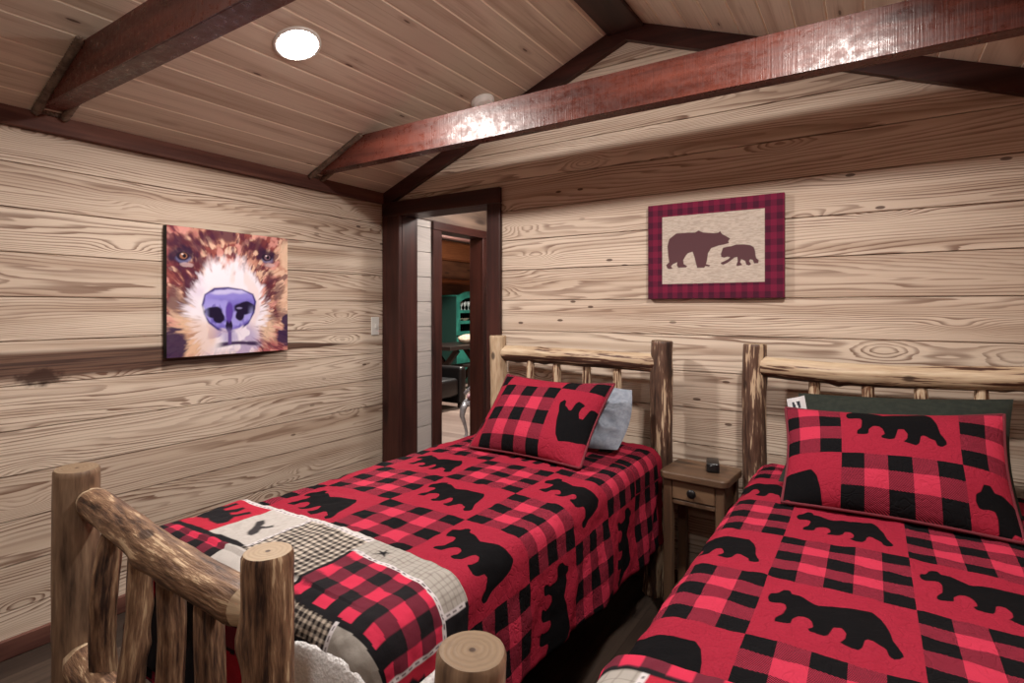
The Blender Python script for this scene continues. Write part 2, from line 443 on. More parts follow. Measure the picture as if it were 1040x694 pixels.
def floor_mat():
    N = NB('dark_floor_planks'); h, d, L = N.xyz(N.attr('gpos'))
    hh = h/0.15; k = N.m('FLOOR', hh); f = hh - k
    r = N.white(k*1.9 + 0.3); L2 = L + r*9.0
    seg = N.m('FLOOR', L2/1.1); r2 = N.white(N.vec(k, seg, 0.0), '3D')
    n = N.noise(N.vec(h*38.0, L2*2.0, k*3.0), 1.0, 4.0, 0.65)
    col = N.mix(r2, C(50, 40, 35), C(78, 64, 55))
    col = N.mix(N.sm(0.4, 0.7, n)*0.6, col, C(34, 27, 24))
    e = N.sm(0.02, 0.0, f) + N.sm(0.004, 0.0, N.m('FRACT', L2/1.1))
    col = N.mix(e, col, C(18, 14, 13))
    return N.done(col, 0.45, N.bump(n, 0.1, 0.002), spec=0.35)
M_floor = floor_mat()
def floor2_mat():
    N = NB('grey_brown_floor_planks'); h, d, L = N.xyz(N.attr('gpos'))
    hh = h/0.14; k = N.m('FLOOR', hh); f = hh - k; r = N.white(k*1.9 + 0.3)
    n = N.noise(N.vec(h*30.0, L*1.5, k*3.0), 1.0, 4.0, 0.65)
    col = N.mix(r, C(118, 100, 92), C(150, 132, 122))
    col = N.mix(N.sm(0.4, 0.7, n)*0.5, col, C(86, 70, 64))
    col = N.mix(N.sm(0.04, 0.0, f), col, C(50, 40, 36))
    return N.done(col, 0.35, None, spec=0.4)
M_floor2 = floor2_mat()

# ------------------------------------------------------------------ room dimensions
RX = 1.88; RW = 3.76; FY = -4.3
CZ = 3.012
def ceil_z(x): return CZ - 0.395*abs(x - RX)

def clip(poly, n, d):
    out = []
    for i in range(len(poly)):
        a = np.array(poly[i]); b = np.array(poly[(i+1) % len(poly)])
        fa = np.dot(n, a) - d; fb = np.dot(n, b) - d
        if fa <= 0: out.append(a)
        if (fa < 0 < fb) or (fb < 0 < fa): out.append(a + (b-a)*(fa/(fa-fb)))
    return out
def joints(z0, z1):
    k = math.ceil((z0 - PZ)/PH - 1e-6); r = []
    while PZ + k*PH < z1:
        r.append(PZ + k*PH); k += 1
    return r
def plank_profile(z0, z1, w=0.0028, dp=0.011):
    P = [(0.0, z0)]
    for z in joints(z0 + 0.01, z1 - 0.01): P += [(0.0, z-w), (dp, z-w*0.5), (dp, z+w*0.5), (0.0, z+w)]
    return P + [(0.0, z1)]
def plank_wall(G, fmap, a0, a1, z0, z1, clips=(), along='a', thick=0.09):
    """fmap(depth, a, z) -> xyz ; depth is positive into the wall"""
    P = plank_profile(z0, z1)
    quads = [((P[i][0], P[i][1]), (P[i+1][0], P[i+1][1])) for i in range(len(P)-1)]
    for (d0, zz0), (d1, zz1) in quads:
        poly = [(a0, zz0, d0), (a1, zz0, d0), (a1, zz1, d1), (a0, zz1, d1)]
        for n, d in clips:
            if len(poly) >= 3: poly = clip(poly, n, d)
        if len(poly) < 3: continue
        V = [fmap(p[2], p[0], p[1]) for p in poly]
        G.add(V, [list(range(len(V)))], 0, False, gpos=[(p[1], 0, p[0]) for p in poly])
    poly = [(a0, z0, thick), (a0, z1, thick), (a1, z1, thick), (a1, z0, thick)]
    for n, d in clips:
        if len(poly) >= 3: poly = clip(poly, n, d)
    V = [fmap(p[2], p[0], p[1]) for p in poly]
    G.add(V, [list(range(len(V)))], 0, False, gpos=[(p[1], 0, p[0]) for p in poly])

def structure(o, label=None):
    o['kind'] = 'structure'
    if label: o['label'] = label
    return o
# left wall (x = 0)
G = Geo(); plank_wall(G, lambda d, a, z: (-d, a, z), FY, 0.0, 0.0, 2.27)
structure(G.build('wall_left', M_wall_l), 'left wall of horizontal pine boards')
# back wall (y = 0) with the doorway
slope = [(np.array([0.395, 1, 0]), CZ + 0.395*RX), (np.array([-0.395, 1, 0]), CZ - 0.395*RX)]
DX0, DX1, DZ = 0.165, 0.955, 2.115
G = Geo(); fb = lambda d, a, z: (a, d, z)
plank_wall(G, fb, 0.0, DX0, 0.0, DZ, slope, thick=0.16)
plank_wall(G, fb, DX1, RW, 0.0, DZ, slope, thick=0.16)
plank_wall(G, fb, 0.0, RW, DZ, CZ, slope, thick=0.16)
structure(G.build('wall_back', M_wall), 'back gable wall of horizontal pine boards')
G = Geo(); plank_wall(G, lambda d, a, z: (RW + d, a, z), FY, 0.0, 0.0, 2.27)
structure(G.build('wall_right', M_wall), 'right wall of horizontal pine boards')
G = Geo(); plank_wall(G, lambda d, a, z: (a, FY - d, z), 0.0, RW, 0.0, CZ, slope)
structure(G.build('wall_front', M_wall), 'front gable wall of horizontal pine boards')
# floor
V = [(-0.1, FY-0.1, 0), (RW+0.1, FY-0.1, 0), (RW+0.1, 0.16, 0), (-0.1, 0.16, 0)]
V2 = V + [(x, y, -0.08) for x, y, z in V]
G = Geo().add(V2, [[0, 1, 2, 3], [7, 6, 5, 4], [0, 4, 5, 1], [1, 5, 6, 2], [2, 6, 7, 3], [3, 7, 4, 0]], 0, False, gpos=[(x, 0, y) for x, y, z in V2])
structure(G.build('floor', M_floor), 'dark plank floor')
# ceiling: two slopes of boards with V grooves, boards run along y
def ceiling_side(G, xs, xe, x0, sp, sgn):
    pts = []; w = 0.0042; dp = 0.0045
    k0 = int((min(xs, xe) - x0)/sp) - 1
    xs_, xe_ = min(xs, xe), max(xs, xe)
    pts.append((xs_, ceil_z(xs_), (xs_-x0)/sp))
    for k in range(k0, k0+40):
        x = x0 + k*sp
        if xs_ + 0.02 < x < xe_ - 0.02:
            e = 1e-3
            pts += [(x-w, ceil_z(x-w), k-0.02), (x, ceil_z(x)+dp, k+e), (x+w, ceil_z(x+w), k+0.02)]
    pts.append((xe_, ceil_z(xe_), (xe_-x0)/sp))
    for i in range(len(pts)-1):
        a, b = pts[i], pts[i+1]
        V = [(a[0], FY, a[1]), (b[0], FY, b[1]), (b[0], 0.0, b[1]), (a[0], 0.0, a[1])]
        mid = 0.5*(a[2]+b[2]); ga, gb = a[2], b[2]
        if b[0]-a[0] > 0.02: ga, gb = max(a[2], math.floor(mid)+0.01), min(b[2], math.floor(mid)+0.99)
        else: ga = gb = math.floor(mid)+0.5
        gv = 0.0 if b[0]-a[0] > 0.02 else 1.0
        G.add(V, [[3, 2, 1, 0]], 0, False, gpos=[(ga+100*(sgn > 0), gv, FY), (gb+100*(sgn > 0), gv, FY), (gb+100*(sgn > 0), gv, 0), (ga+100*(sgn > 0), gv, 0)])
    t = 0.05
    V = [(xs_, FY, ceil_z(xs_)+t), (xe_, FY, ceil_z(xe_)+t), (xe_, 0.0, ceil_z(xe_)+t), (xs_, 0.0, ceil_z(xs_)+t)]
    G.add(V, [[0, 1, 2, 3]], 0, False, gpos=[(0, 0, 0)]*4)
G = Geo(); ceiling_side(G, -0.09, RX, 0.132, 0.1245, -1); ceiling_side(G, RX, RW+0.09, 2.09, 0.1265, 1)
structure(G.build('ceiling', M_ceil), 'vaulted ceiling of narrow tongue and groove boards')

# trims -------------------------------------------------------------
def sbox(name, lo, hi, axis, mat, label, ch=0.004, kind='structure'):
    G = gbox(Geo(), lo, hi, axis, ch); o = G.build(name, mat); structure(o, label); return o
sbox('trim_1', (0.0, FY, 2.205), (0.035, -0.002, 2.292), 'y', M_trim, 'dark red board along the top of the left wall')
sbox('trim_2', (RW-0.035, FY, 2.205), (RW, -0.002, 2.292), 'y', M_trim, 'dark red board along the top of the right wall')
sbox('baseboard_left', (0.0, FY, 0.0), (0.018, -0.002, 0.082), 'y', M_trim, 'dark red baseboard under the left wall')
sbox('baseboard_back', (DX1+0.1, -0.018, 0.0), (RW-0.02, 0.0, 0.082), 'x', M_trim, 'dark red baseboard under the back wall')
def rake(name, xa, xb, label):
    za, zb = ceil_z(xa)-0.001, ceil_z(xb)-0.001; h = 0.1
    V = [(xa, -0.04, za), (xb, -0.04, zb), (xb, -0.04, zb-h), (xa, -0.04, za-h), (xa, -0.0005, za), (xb, -0.0005, zb), (xb, -0.0005, zb-h), (xa, -0.0005, za-h)]
    F = [[3, 2, 1, 0], [4, 5, 6, 7], [0, 1, 5, 4], [2, 3, 7, 6], [0, 4, 7, 3], [1, 2, 6, 5]]
    Vn = np.array(V); G = Geo().add(Vn, F, 0, False, gpos=gp(Vn, 'x')+3.0)
    structure(G.build(name, M_case), label)
rake('trim_3', 0.03, RX, 'dark board up the left rake of the back gable')
rake('trim_4', RX, RW-0.03, 'dark board down the right rake of the back gable')
sbox('trim_5', (1.777, FY, 2.952), (1.978, -0.005, 3.0), 'y', M_ridge, 'flat dark timber along the ceiling ridge', 0.006)

# tie beams with rope edging ------------------------------------------
def twisted_rope(path, rad=0.009, pitch=0.045):
    P = [Vector(p) for p in path]; pts = []
    for a, b in zip(P[:-1], P[1:]):
        n = max(2, int((b-a).length/0.006))
        for i in range(n): pts.append(a.lerp(b, i/n))
    pts.append(P[-1]); G = Geo()
    for ph in (0, 2*PI/3, 4*PI/3):
        q = []; L = 0
        for i, p in enumerate(pts):
            if i: L += (pts[i]-pts[i-1]).length
            t = (pts[min(i+1, len(pts)-1)] - pts[max(i-1, 0)]).normalized()
            x = Vector((0.31, 0.2, 0.93)); x = (x - t*x.dot(t)).normalized(); y = t.cross(x)
            a = ph + 2*PI*L/pitch; q.append(p + (x*math.cos(a)+y*math.sin(a))*rad*0.62)
        V, F = tube(q, rad*0.72, 6); G.add(V, F)
    return G
def tie_beam(y0, y1, label):
    zb, zt = 2.296, 2.466
    r = thing('ceiling_beam', (RX, (y0+y1)/2, zb), label, 'ceiling beam', 'tie beams under the ceiling')
    xl = 0.0355; xt = RX - (CZ - zt)/0.395
    # outline in x-z, ends follow the ceiling slope
    out = [(xl, zb), (RW-xl, zb), (RW-xl, ceil_z(RW-xl)-0.002), (2*RX-xt-0.005, zt-0.002), (xt+0.005, zt-0.002), (xl, ceil_z(xl)-0.002)]
    out[2] = (RW-xl, max(zb+0.001, ceil_z(RW-xl)-0.004)); out[5] = (xl, max(zb+0.001, ceil_z(xl)-0.004))
    bm = bmesh.new(); vs = [bm.verts.new((x, y0, z)) for x, z in out]; f = bm.faces.new(vs)
    e = bmesh.ops.extrude_face_region(bm, geom=[f])
    for v in e['geom']:
        if isinstance(v, bmesh.types.BMVert): v.co.y = y1
    bmesh.ops.recalc_face_normals(bm, faces=bm.faces); bm.verts.index_update()
    ed = [q for q in bm.edges if abs(q.verts[0].co.y - q.verts[1].co.y) < 1e-5 and abs(q.verts[0].co.x-q.verts[1].co.x) > 0.6]
    bmesh.ops.bevel(bm, geom=ed, offset=0.005, segments=2, affect='EDGES'); bm.verts.index_update()
    V = np.array([v.co[:] for v in bm.verts]); F = [[v.index for v in f.verts] for f in bm.faces]; bm.free()
    G = Geo().add(V, F, 0, False, gpos=gp(V, 'x') + np.array([y0*3, 0, y0*5]))
    G.build('timber', M_beam, r)
    for side in (-1, 1):
        fx = (lambda x: x) if side < 0 else (lambda x: RW - x)
        top = (fx(xt+0.01), y0-0.008, zt-0.004); low = (fx(xl+0.012), y0-0.008, ceil_z(xl+0.01)-0.012)
        lb = (fx(xl+0.012), y1+0.008, ceil_z(xl+0.01)-0.012); tb = (fx(xt+0.01), y1+0.008, zt-0.004)
        dn = (fx(xl+0.006), y0-0.006, zb-0.004); dn2 = (fx(xl+0.006), y1+0.006, zb-0.004)
        twisted_rope([top, low, dn, dn2, lb, tb], 0.0135).build('rope_edging', M_rope, r)
tie_beam(-0.663, -0.588, 'long red-stained tie beam crossing in front of the back gable wall')
tie_beam(-2.025, -1.942, 'red-stained tie beam overhead nearest the viewer, at the upper left')

# ceiling lights -----------------------------------------------------
def downlight(x, y, label, power):
    s = -1 if x > RX else 1
    up = Vector((-0.395*s, 0, 1)).normalized()     # ceiling normal pointing up and out
    o = Vector((x, y, ceil_z(x))); dn = -up
    r = thing('ceiling_light', o[:], label, 'ceiling light', 'round recessed ceiling lights')
    V, F = lathe([(0.085, -0.002), (0.085, 0.006), (0.088, 0.009), (0.096, 0.009), (0.102, 0.005), (0.103, 0.0)], 40, o, dn)
    F = F[:-2]
    Geo().add(V, F).build('trim_ring', M_white, r)
    V, F = lathe([(0.084, 0.001), (0.084, 0.009), (0.074, 0.014), (0.04, 0.017), (0.01, 0.0175)], 40, o, dn)
    Geo().add(V, F).build('light_lens', M_led, r)
    L = bpy.data.lights.new('led_glow', 'AREA'); L.shape = 'DISK'; L.size = 0.15; L.energy = power; L.color = (1.0, 0.945, 0.885)
    lo = bpy.data.objects.new('led_glow', L); COL.objects.link(lo); lo.parent = r
    lo.location = dn*0.019
    lo.rotation_euler = dn.to_track_quat('-Z', 'Y').to_euler()
downlight(0.877, -1.364, 'lit round recessed light in the left ceiling slope', 39)
downlight(2.92, -1.364, 'lit round recessed light in the right ceiling slope above the beds', 34)
downlight(0.877, -3.15, 'unseen round fill light added in the left ceiling slope behind the viewer', 8.5)  # this and the next are unseen lights added as frontal fill
downlight(2.92, -3.15, 'unseen round fill light added in the right ceiling slope behind the viewer', 8.5)
# smoke detector
M_smoke = simple('bright_white_plastic', C(244, 242, 238), 0.4)
o = Vector((1.054, -0.225, ceil_z(1.054))); dn = Vector((0.395, 0, -1)).normalized()
V, F = lathe([(0.070, 0.0), (0.072, 0.004), (0.072, 0.014), (0.066, 0.017), (0.064, 0.020), (0.060, 0.030), (0.050, 0.036), (0.02, 0.038), (0.005, 0.038)], 40, o, dn)
r = thing('smoke_detector', o[:], 'small white smoke detector on the ceiling behind the long tie beam', 'smoke detector')
Geo().add(V, F).build('housing', M_smoke, r)
V, F = lathe([(0.012, 0.037), (0.012, 0.040), (0.006, 0.041)], 20, o + Vector((0, 0.03, 0)), dn)
Geo().add(V, F).build('test_button', M_white, r)

# doorway -------------------------------------------------------------
D = thing('door_1', (0.56, 0.0, 0.0), None, None, None, 'structure')
D['label'] = 'open doorway with dark stained casing in the back wall corner'
def part(name, lo, hi, axis, mat, parent, ch=0.004, off=0.0):
    return gbox(Geo(), lo, hi, axis, ch, off=off).build(name, mat, parent)
part('casing', (0.012, -0.03, 0.0), (0.18, -0.0005, 2.112), 'z', M_case, D)
part('casing', (0.945, -0.03, 0.0), (1.046, -0.0005, 2.112), 'z', M_case, D, off=2.0)
part('header', (0.012, -0.034, 2.112), (1.046, -0.0005, 2.212), 'x', M_case, D)
part('jamb', (0.148, 0.0, 0.0), (0.18, 0.165, 2.112), 'z', M_case, D, off=4.0)
part('jamb', (0.945, 0.0, 0.0), (0.97, 0.165, 2.112), 'z', M_case, D, off=6.0)
part('jamb', (0.148, 0.0, 2.112), (0.97, 0.165, 2.14), 'x', M_case, D, off=8.0)

# hall beyond ------------------------------------------------------------
HX = 0.18
G = Geo(); fh = lambda d, a, z: (HX - d, a, z)
plank_wall(G, fh, 0.16, 0.40, 0.0, 2.4, thick=0.12)
plank_wall(G, fh, 0.98, 1.9, 0.0, 2.4, thick=0.12)
structure(G.build('wall_hall', M_grey_wall), 'whitewashed board wall in the hall')
part2 = Geo(); gbox(part2, (HX-0.12, 0.40, 2.06), (HX, 0.98, 2.4), 'y', 0.002)
gbox(part2, (HX, 0.165, 2.115), (HX+0.012, 1.9, 2.4), 'y', 0.002)
structure(part2.build('wall_header', M_hallwood), 'weathered board above the second doorway')
D2 = thing('door_2', (HX, 0.7, 0.0), None, None, None, 'structure'); D2['label'] = 'second doorway with dark casing on the hall side'
part('casing', (HX, 0.315, 0.0), (HX+0.02, 0.42, 2.05), 'z', M_case, D2)
part('casing', (HX, 0.96, 0.0), (HX+0.02, 1.065, 2.05), 'z', M_case, D2, off=3)
part('header', (HX, 0.315, 2.05), (HX+0.024, 1.065, 2.115), 'y', M_case, D2)
part('jamb', (HX-0.13, 0.40, 0.0), (HX, 0.42, 2.05), 'z', M_case, D2, off=5)
part('jamb', (HX-0.13, 0.965, 0.0), (HX, 0.985, 2.05), 'z', M_case, D2, off=7)
part('jamb', (HX-0.13, 0.40, 2.05), (HX, 0.985, 2.075), 'y', M_case, D2, off=9)
G = Geo(); plank_wall(G, lambda d, a, z: (1.25 + d, a, z), 0.16, 1.9, 0.0, 2.4)
plank_wall(G, lambda d, a, z: (a, 1.9 + d, z), HX, 1.25, 0.0, 2.4)
structure(G.build('wall_passage', M_grey_wall), 'whitewashed boards closing the hall')
def slab(name, lo, hi, axis, mat, label): return sbox(name, lo, hi, axis, mat, label, 0.0)
slab('ceiling_hall', (HX-0.12, 0.16, 2.4), (1.35, 1.99, 2.45), 'y', M_hallwood, 'hall ceiling')
FX = -5.0
def fslab(name, x0, x1, y0, y1, mat, label):
    V = [(x0, y0, 0), (x1, y0, 0), (x1, y1, 0), (x0, y1, 0)]; V2 = V + [(x, y, -0.08) for x, y, z in V]
    G = Geo().add(V2, [[0, 1, 2, 3], [7, 6, 5, 4], [0, 4, 5, 1], [1, 5, 6, 2], [2, 6, 7, 3], [3, 7, 4, 0]], 0, False, gpos=[(y, 0, x) for x, y, z in V2])
    structure(G.build(name, mat), label)
fslab('floor_hall', FX-0.1, 1.35, 0.161, 8.6, M_floor2, 'grey brown plank floor of the rooms beyond the doorway')
# far room shell
slab('wall_far', (FX-0.1, 0.0, 0.0), (FX, 8.6, 3.3), 'y', M_farwall, 'brown board wall of the far room')
slab('wall_end', (FX, 8.5, 0.0), (0.06, 8.6, 3.3), 'x', M_farwall, 'brown end wall of the far room')
slab('wall_near', (FX, 0.005, 0.0), (-0.1, 0.1, 3.3), 'x', M_farwall, 'brown near wall of the far room')
slab('wall_side', (0.0, 1.9, 0.0), (0.06, 8.5, 3.3), 'y', M_farwall, 'brown side wall of the far room')
slab('wall_over', (0.0, 0.17, 2.45), (0.06, 1.9, 3.3), 'y', M_farwall, 'brown wall above the hall')
slab('ceiling_far', (FX-0.1, 0.0, 3.3), (0.1, 8.6, 3.36), 'y', M_farwall, 'brown ceiling of the far room')
sbox('trim_6', (FX, 0.2, 1.99), (FX+0.08, 8.4, 2.10), 'y', M_farlog, 'orange log rail along the far wall', 0.03)
sbox('trim_7', (FX, 0.2, 2.52), (FX+0.10, 8.4, 2.95), 'y', M_farlog, 'brown log band high on the far wall', 0.04)
sbox('trim_8', (-3.2, 0.2, 2.62), (-3.0, 8.4, 2.8), 'y', M_ridge, 'dark ceiling timber in the far room', 0.02)

# teal hutch against the far wall
H = thing('hutch', (FX+0.25, 6.93, 0), 'tall teal hutch with an arched top, in the room beyond the doorway', 'hutch')
hy0, hy1, hx0, hx1 = 6.50, 7.36, FX+0.005, FX+0.46
part('side_panel', (hx0, hy0, 0.0), (hx1, hy0+0.03, 1.70), 'z', M_dteal, H)
part('side_panel', (hx0, hy1-0.03, 0.0), (hx1, hy1, 1.70), 'z', M_dteal, H)
part('back_panel', (hx0, hy0+0.03, 0.0), (hx0+0.02, hy1-0.03, 1.70), 'z', M_glass, H)
def arch_panel(y0, y1, z0, zt, rise, x0, x1, mat, name, hole=None):
    n = 16; top = []
    for i in range(n+1):
        t = i/n; top.append((y0 + (y1-y0)*t, zt + rise*math.sin(PI*t)))
    G = Geo()
    lo = [(y0 + (y1-y0)*i/n, z0) for i in range(n+1)]
    if hole:
        m0, zz0, zz1, r2 = hole
        lo_in = []; 
        for i in range(n+1):
            t = i/n; lo_in.append((y0+m0 + (y1-y0-2*m0)*t, zz1 + r2*math.sin(PI*t)))
        strips = [(top, lo_in)]
        strips += [([(y0, zt), (y0+m0, zz1)], [(y0, z0), (y0+m0, z0)]), ([(y1-m0, zz1), (y1, zt)], [(y1-m0, z0), (y1, z0)]), ([(y0+m0, zz0), (y1-m0, zz0)], [(y0+m0, z0), (y1-m0, z0)])]
    else: strips = [(top, lo)]
    for A, B in strips:
        k = len(A); V = []
        for x in (x0, x1): V += [(x, p[0], p[1]) for p in A] + [(x, p[0], p[1]) for p in B]
        F = []
        for i in range(k-1):
            F.append([i, i+1, k+i+1, k+i]); b = 2*k; F.append([b+i, b+k+i, b+k+i+1, b+i+1])
            F.append([i, b+i, b+i+1, i+1]); F.append([k+i, k+i+1, b+k+i+1, b+k+i])
        F.append([0, k, 3*k, 2*k]); F.append([k-1, 3*k-1, 4*k-1, 2*k-1][::-1])
        G.add(np.array(V), F, 0, False)
    return G.build(name, mat, H)
arch_panel(hy0, hy1, 0.86, 1.70, 0.12, hx1, hx1+0.03, M_teal, 'upper_door', (0.10, 0.94, 1.58, 0.10))
part('lower_door', (hx1, hy0+0.01, 0.06), (hx1+0.025, (hy0+hy1)/2-0.003, 0.82), 'z', M_teal, H)
part('lower_door', (hx1, (hy0+hy1)/2+0.003, 0.06), (hx1+0.025, hy1-0.01, 0.82), 'z', M_teal, H)
part('crown', (hx0, hy0-0.02, 1.70), (hx1, hy1+0.02, 1.735), 'y', M_teal, H)
for z in (0.84, 1.12, 1.36): part('shelf', (hx0+0.02, hy0+0.03, z), (hx1-0.001, hy1-0.03, z+0.045), 'y', M_teal, H)
part('mullion', (hx1+0.005, hy0+0.1, 1.10), (hx1+0.026, hy1-0.1, 1.15), 'y', M_teal, H)
part('mullion', (hx1+0.005, hy0+0.1, 1.34), (hx1+0.026, hy1-0.1, 1.385), 'y', M_teal, H)
for k, (yy, zz) in enumerate([(6.72, 1.4055), (6.83, 1.4055), (6.95, 1.4055), (7.08, 1.4055)]):
    V, F = lathe([(0.028, 0), (0.03, 0.004), (0.006, 0.012), (0.005, 0.07), (0.03, 0.10), (0.038, 0.15), (0.034, 0.19)], 16, (hx1-0.12, yy, zz))
    tag(Geo().add(V, F).build('wine_glass', M_glassware), 'pale stemmed glass on the top shelf of the teal hutch', 'glass', 'glasses inside the teal hutch')
for k, yy in enumerate((6.76, 7.0)):
    V, F = lathe([(0.05, 0), (0.055, 0.005), (0.10, 0.05), (0.105, 0.055), (0.095, 0.052), (0.04, 0.012)], 20, (hx1-0.16, yy, 1.1655))
    tag(Geo().add(V, F).build('bowl', M_linen), 'cream bowl on the middle shelf of the teal hutch', 'bowl', 'bowls inside the teal hutch')

# dark trestle table in the far room
T = thing('trestle_table', (-3.55, 5.4, 0), 'dark cross-legged trestle table in front of the teal hutch', 'table')
part('tabletop', (-4.0, 4.6, 0.70), (-3.15, 6.2, 0.77), 'y', M_dkwood, T)
for yy in (4.95, 5.85):
    for s in (-1, 1):
        G = Geo(); M = Matrix.Translation((-3.575 + 0.0, yy + (0.0 if s > 0 else 0.062), 0.35)) @ Matrix.Rotation(s*math.radians(42), 4, 'Y')
        gbox(G, (-0.05, -0.03, -0.46), (0.05, 0.03, 0.46), 'z', 0.004, M=M); G.build('leg', M_dkwood, T)
part('stretcher', (-3.61, 4.95, 0.31), (-3.54, 5.912, 0.39), 'y', M_dkwood, T)
def blob(c, r, seed, amp=0.12, n=20, m=24, flat=0.0):
    V = []
    for j in range(n):
        th = PI*j/(n-1)
        for i in range(m):
            ph = 2*PI*i/m
            d = Vector((math.sin(th)*math.cos(ph), math.sin(th)*math.sin(ph), -math.cos(th)))
            q = 1 + amp*mnoise.noise(d*2.0 + Vector((seed, seed, 0)))
            V.append((c[0]+r[0]*d.x*q, c[1]+r[1]*d.y*q, max(c[2]-r[2], c[2]+r[2]*d.z*q)))
    return np.array(V), grid_faces(m, n, True)
V, F = blob((-3.5, 5.55, 0.86), (0.16, 0.22, 0.09), 3.0)
tag(Geo().add(V, F).build('folded_linen', M_linen), 'heap of cream linen on the dark trestle table', 'linen')
B = thing('bench', (-2.95, 5.6, 0), 'low bench with a pale cushion beside the trestle table', 'bench')
part('seat', (-3.12, 4.9, 0.40), (-2.8, 6.3, 0.44), 'y', M_dkwood, B)
for yy in (5.0, 6.15): part('leg', (-3.08, yy, 0.0), (-2.84, yy+0.05, 0.40), 'z', M_dkwood, B)
V, F = blob((-2.96, 5.62, 0.49), (0.14, 0.28, 0.05), 8.0, 0.05)
tag(Geo().add(V, F).build('seat_cushion', M_linen), 'pale cushion lying on the low bench', 'cushion')

# black armchair in the far room
A = thing('armchair', (-2.25, 3.15, 0), 'black leather armchair in the room beyond, beside the doorway edge', 'armchair')
def rbox(name, lo, hi, mat, parent, ch=0.05, seg=4):
    G = gbox(Geo(), lo, hi, 'z', ch, seg=seg, smooth=True); return G.build(name, mat, parent)
rbox('seat', (-2.62, 2.78, 0.18), (-1.98, 3.38, 0.44), M_leather, A)
rbox('backrest', (-2.75, 2.74, 0.2), (-2.56, 3.42, 0.86), M_leather, A)
for y0 in (2.62, 3.38): rbox('armrest', (-2.62, y0, 0.06), (-1.95, y0+0.14, 0.60), M_leather, A)
for xx in (-2.6, -2.05):
    for yy in (2.70, 3.42): part('leg', (xx, yy, 0.0), (xx+0.05, yy+0.05, 0.2), 'z', M_dkwood, A)

# silver cabriole chair
K = thing('dining_chair', (-0.58, 2.12, 0), 'silver dining chair with curved cabriole legs just beyond the doorway', 'chair')
kc = Vector((-0.58, 2.12, 0)); ka = math.radians(20)
def kx(p): return (kc + Matrix.Rotation(ka, 3, 'Z') @ Vector(p))[:]
for sx in (-1, 1):
    for sy in (-1, 1):
        pts = [(0.19*sx, 0.19*sy, 0.42), (0.215*sx, 0.215*sy, 0.36), (0.225*sx, 0.225*sy, 0.28), (0.20*sx, 0.20*sy, 0.18), (0.185*sx, 0.185*sy, 0.09), (0.20*sx, 0.20*sy, 0.03), (0.215*sx, 0.215*sy, 0.0)]
        V, F = tube([kx(p) for p in pts], [0.035, 0.036, 0.028, 0.019, 0.016, 0.02, 0.026], 10)
        Geo().add(V, F).build('leg', M_silver, K)
def disc(z0, z1, rx, ry, ch):
    pr = [(0.9, z0), (1.0, z0+ch), (1.0, z1-ch), (0.93, z1)]
    V = []; m = 36
    for (r_, z) in pr:
        for k in range(m):
            a = 2*PI*k/m; ca, sa = math.cos(a), math.sin(a)
            sq = (abs(ca)**3.2 + abs(sa)**3.2)**(-1/3.2)
            V.append(kx((rx*r_*ca*sq, ry*r_*sa*sq, z)))
    F = grid_faces(m, 4, True); F.append(list(range(m))[::-1]); F.append([3*m+k for k in range(m)]); return np.array(V), F
V, F = disc(0.38, 0.44, 0.25, 0.25, 0.012); Geo().add(V, F).build('seat_frame', M_silver, K)
V, F = disc(0.44, 0.50, 0.215, 0.215, 0.025); Geo().add(V, F).build('seat', M_seatpink, K)
pts = []
for i in range(25):
    a = -PI*0.75 + PI*1.5*i/24
    pts.append(kx((0.21 + 0.03*math.cos(a), 0.20*math.sin(a), 0.76 + 0.24*math.cos(a))))
pts = [kx((0.2, -0.14, 0.44)), kx((0.205, -0.11, 0.52))] + pts + [kx((0.205, 0.11, 0.52)), kx((0.2, 0.14, 0.44))]
V, F = tube(pts, 0.022, 10); Geo().add(V, F).build('back_frame', M_silver, K)
pts = []
for i in range(20):
    t = i/19; pts.append(kx((-0.20 + 0.4*t, -0.215, 0.52 + 0.15*math.sin(PI*t*0.9) + (0.06 if t > 0.9 else 0))))
V, F = tube(pts, 0.018, 10); Geo().add(V, F).build('armrest', M_silver, K)

# ------------------------------------------------------------------ light switch
SW = thing('light_switch', (0.0, -0.092, 1.25), 'white light switch plate on the left wall near the doorway', 'light switch')
part('plate', (0.0005, -0.128, 1.255), (0.008, -0.054, 1.385), 'z', M_white, SW, 0.003)
part('toggle', (0.008, -0.097, 1.305), (0.02, -0.085, 1.333), 'z', M_white, SW, 0.002)

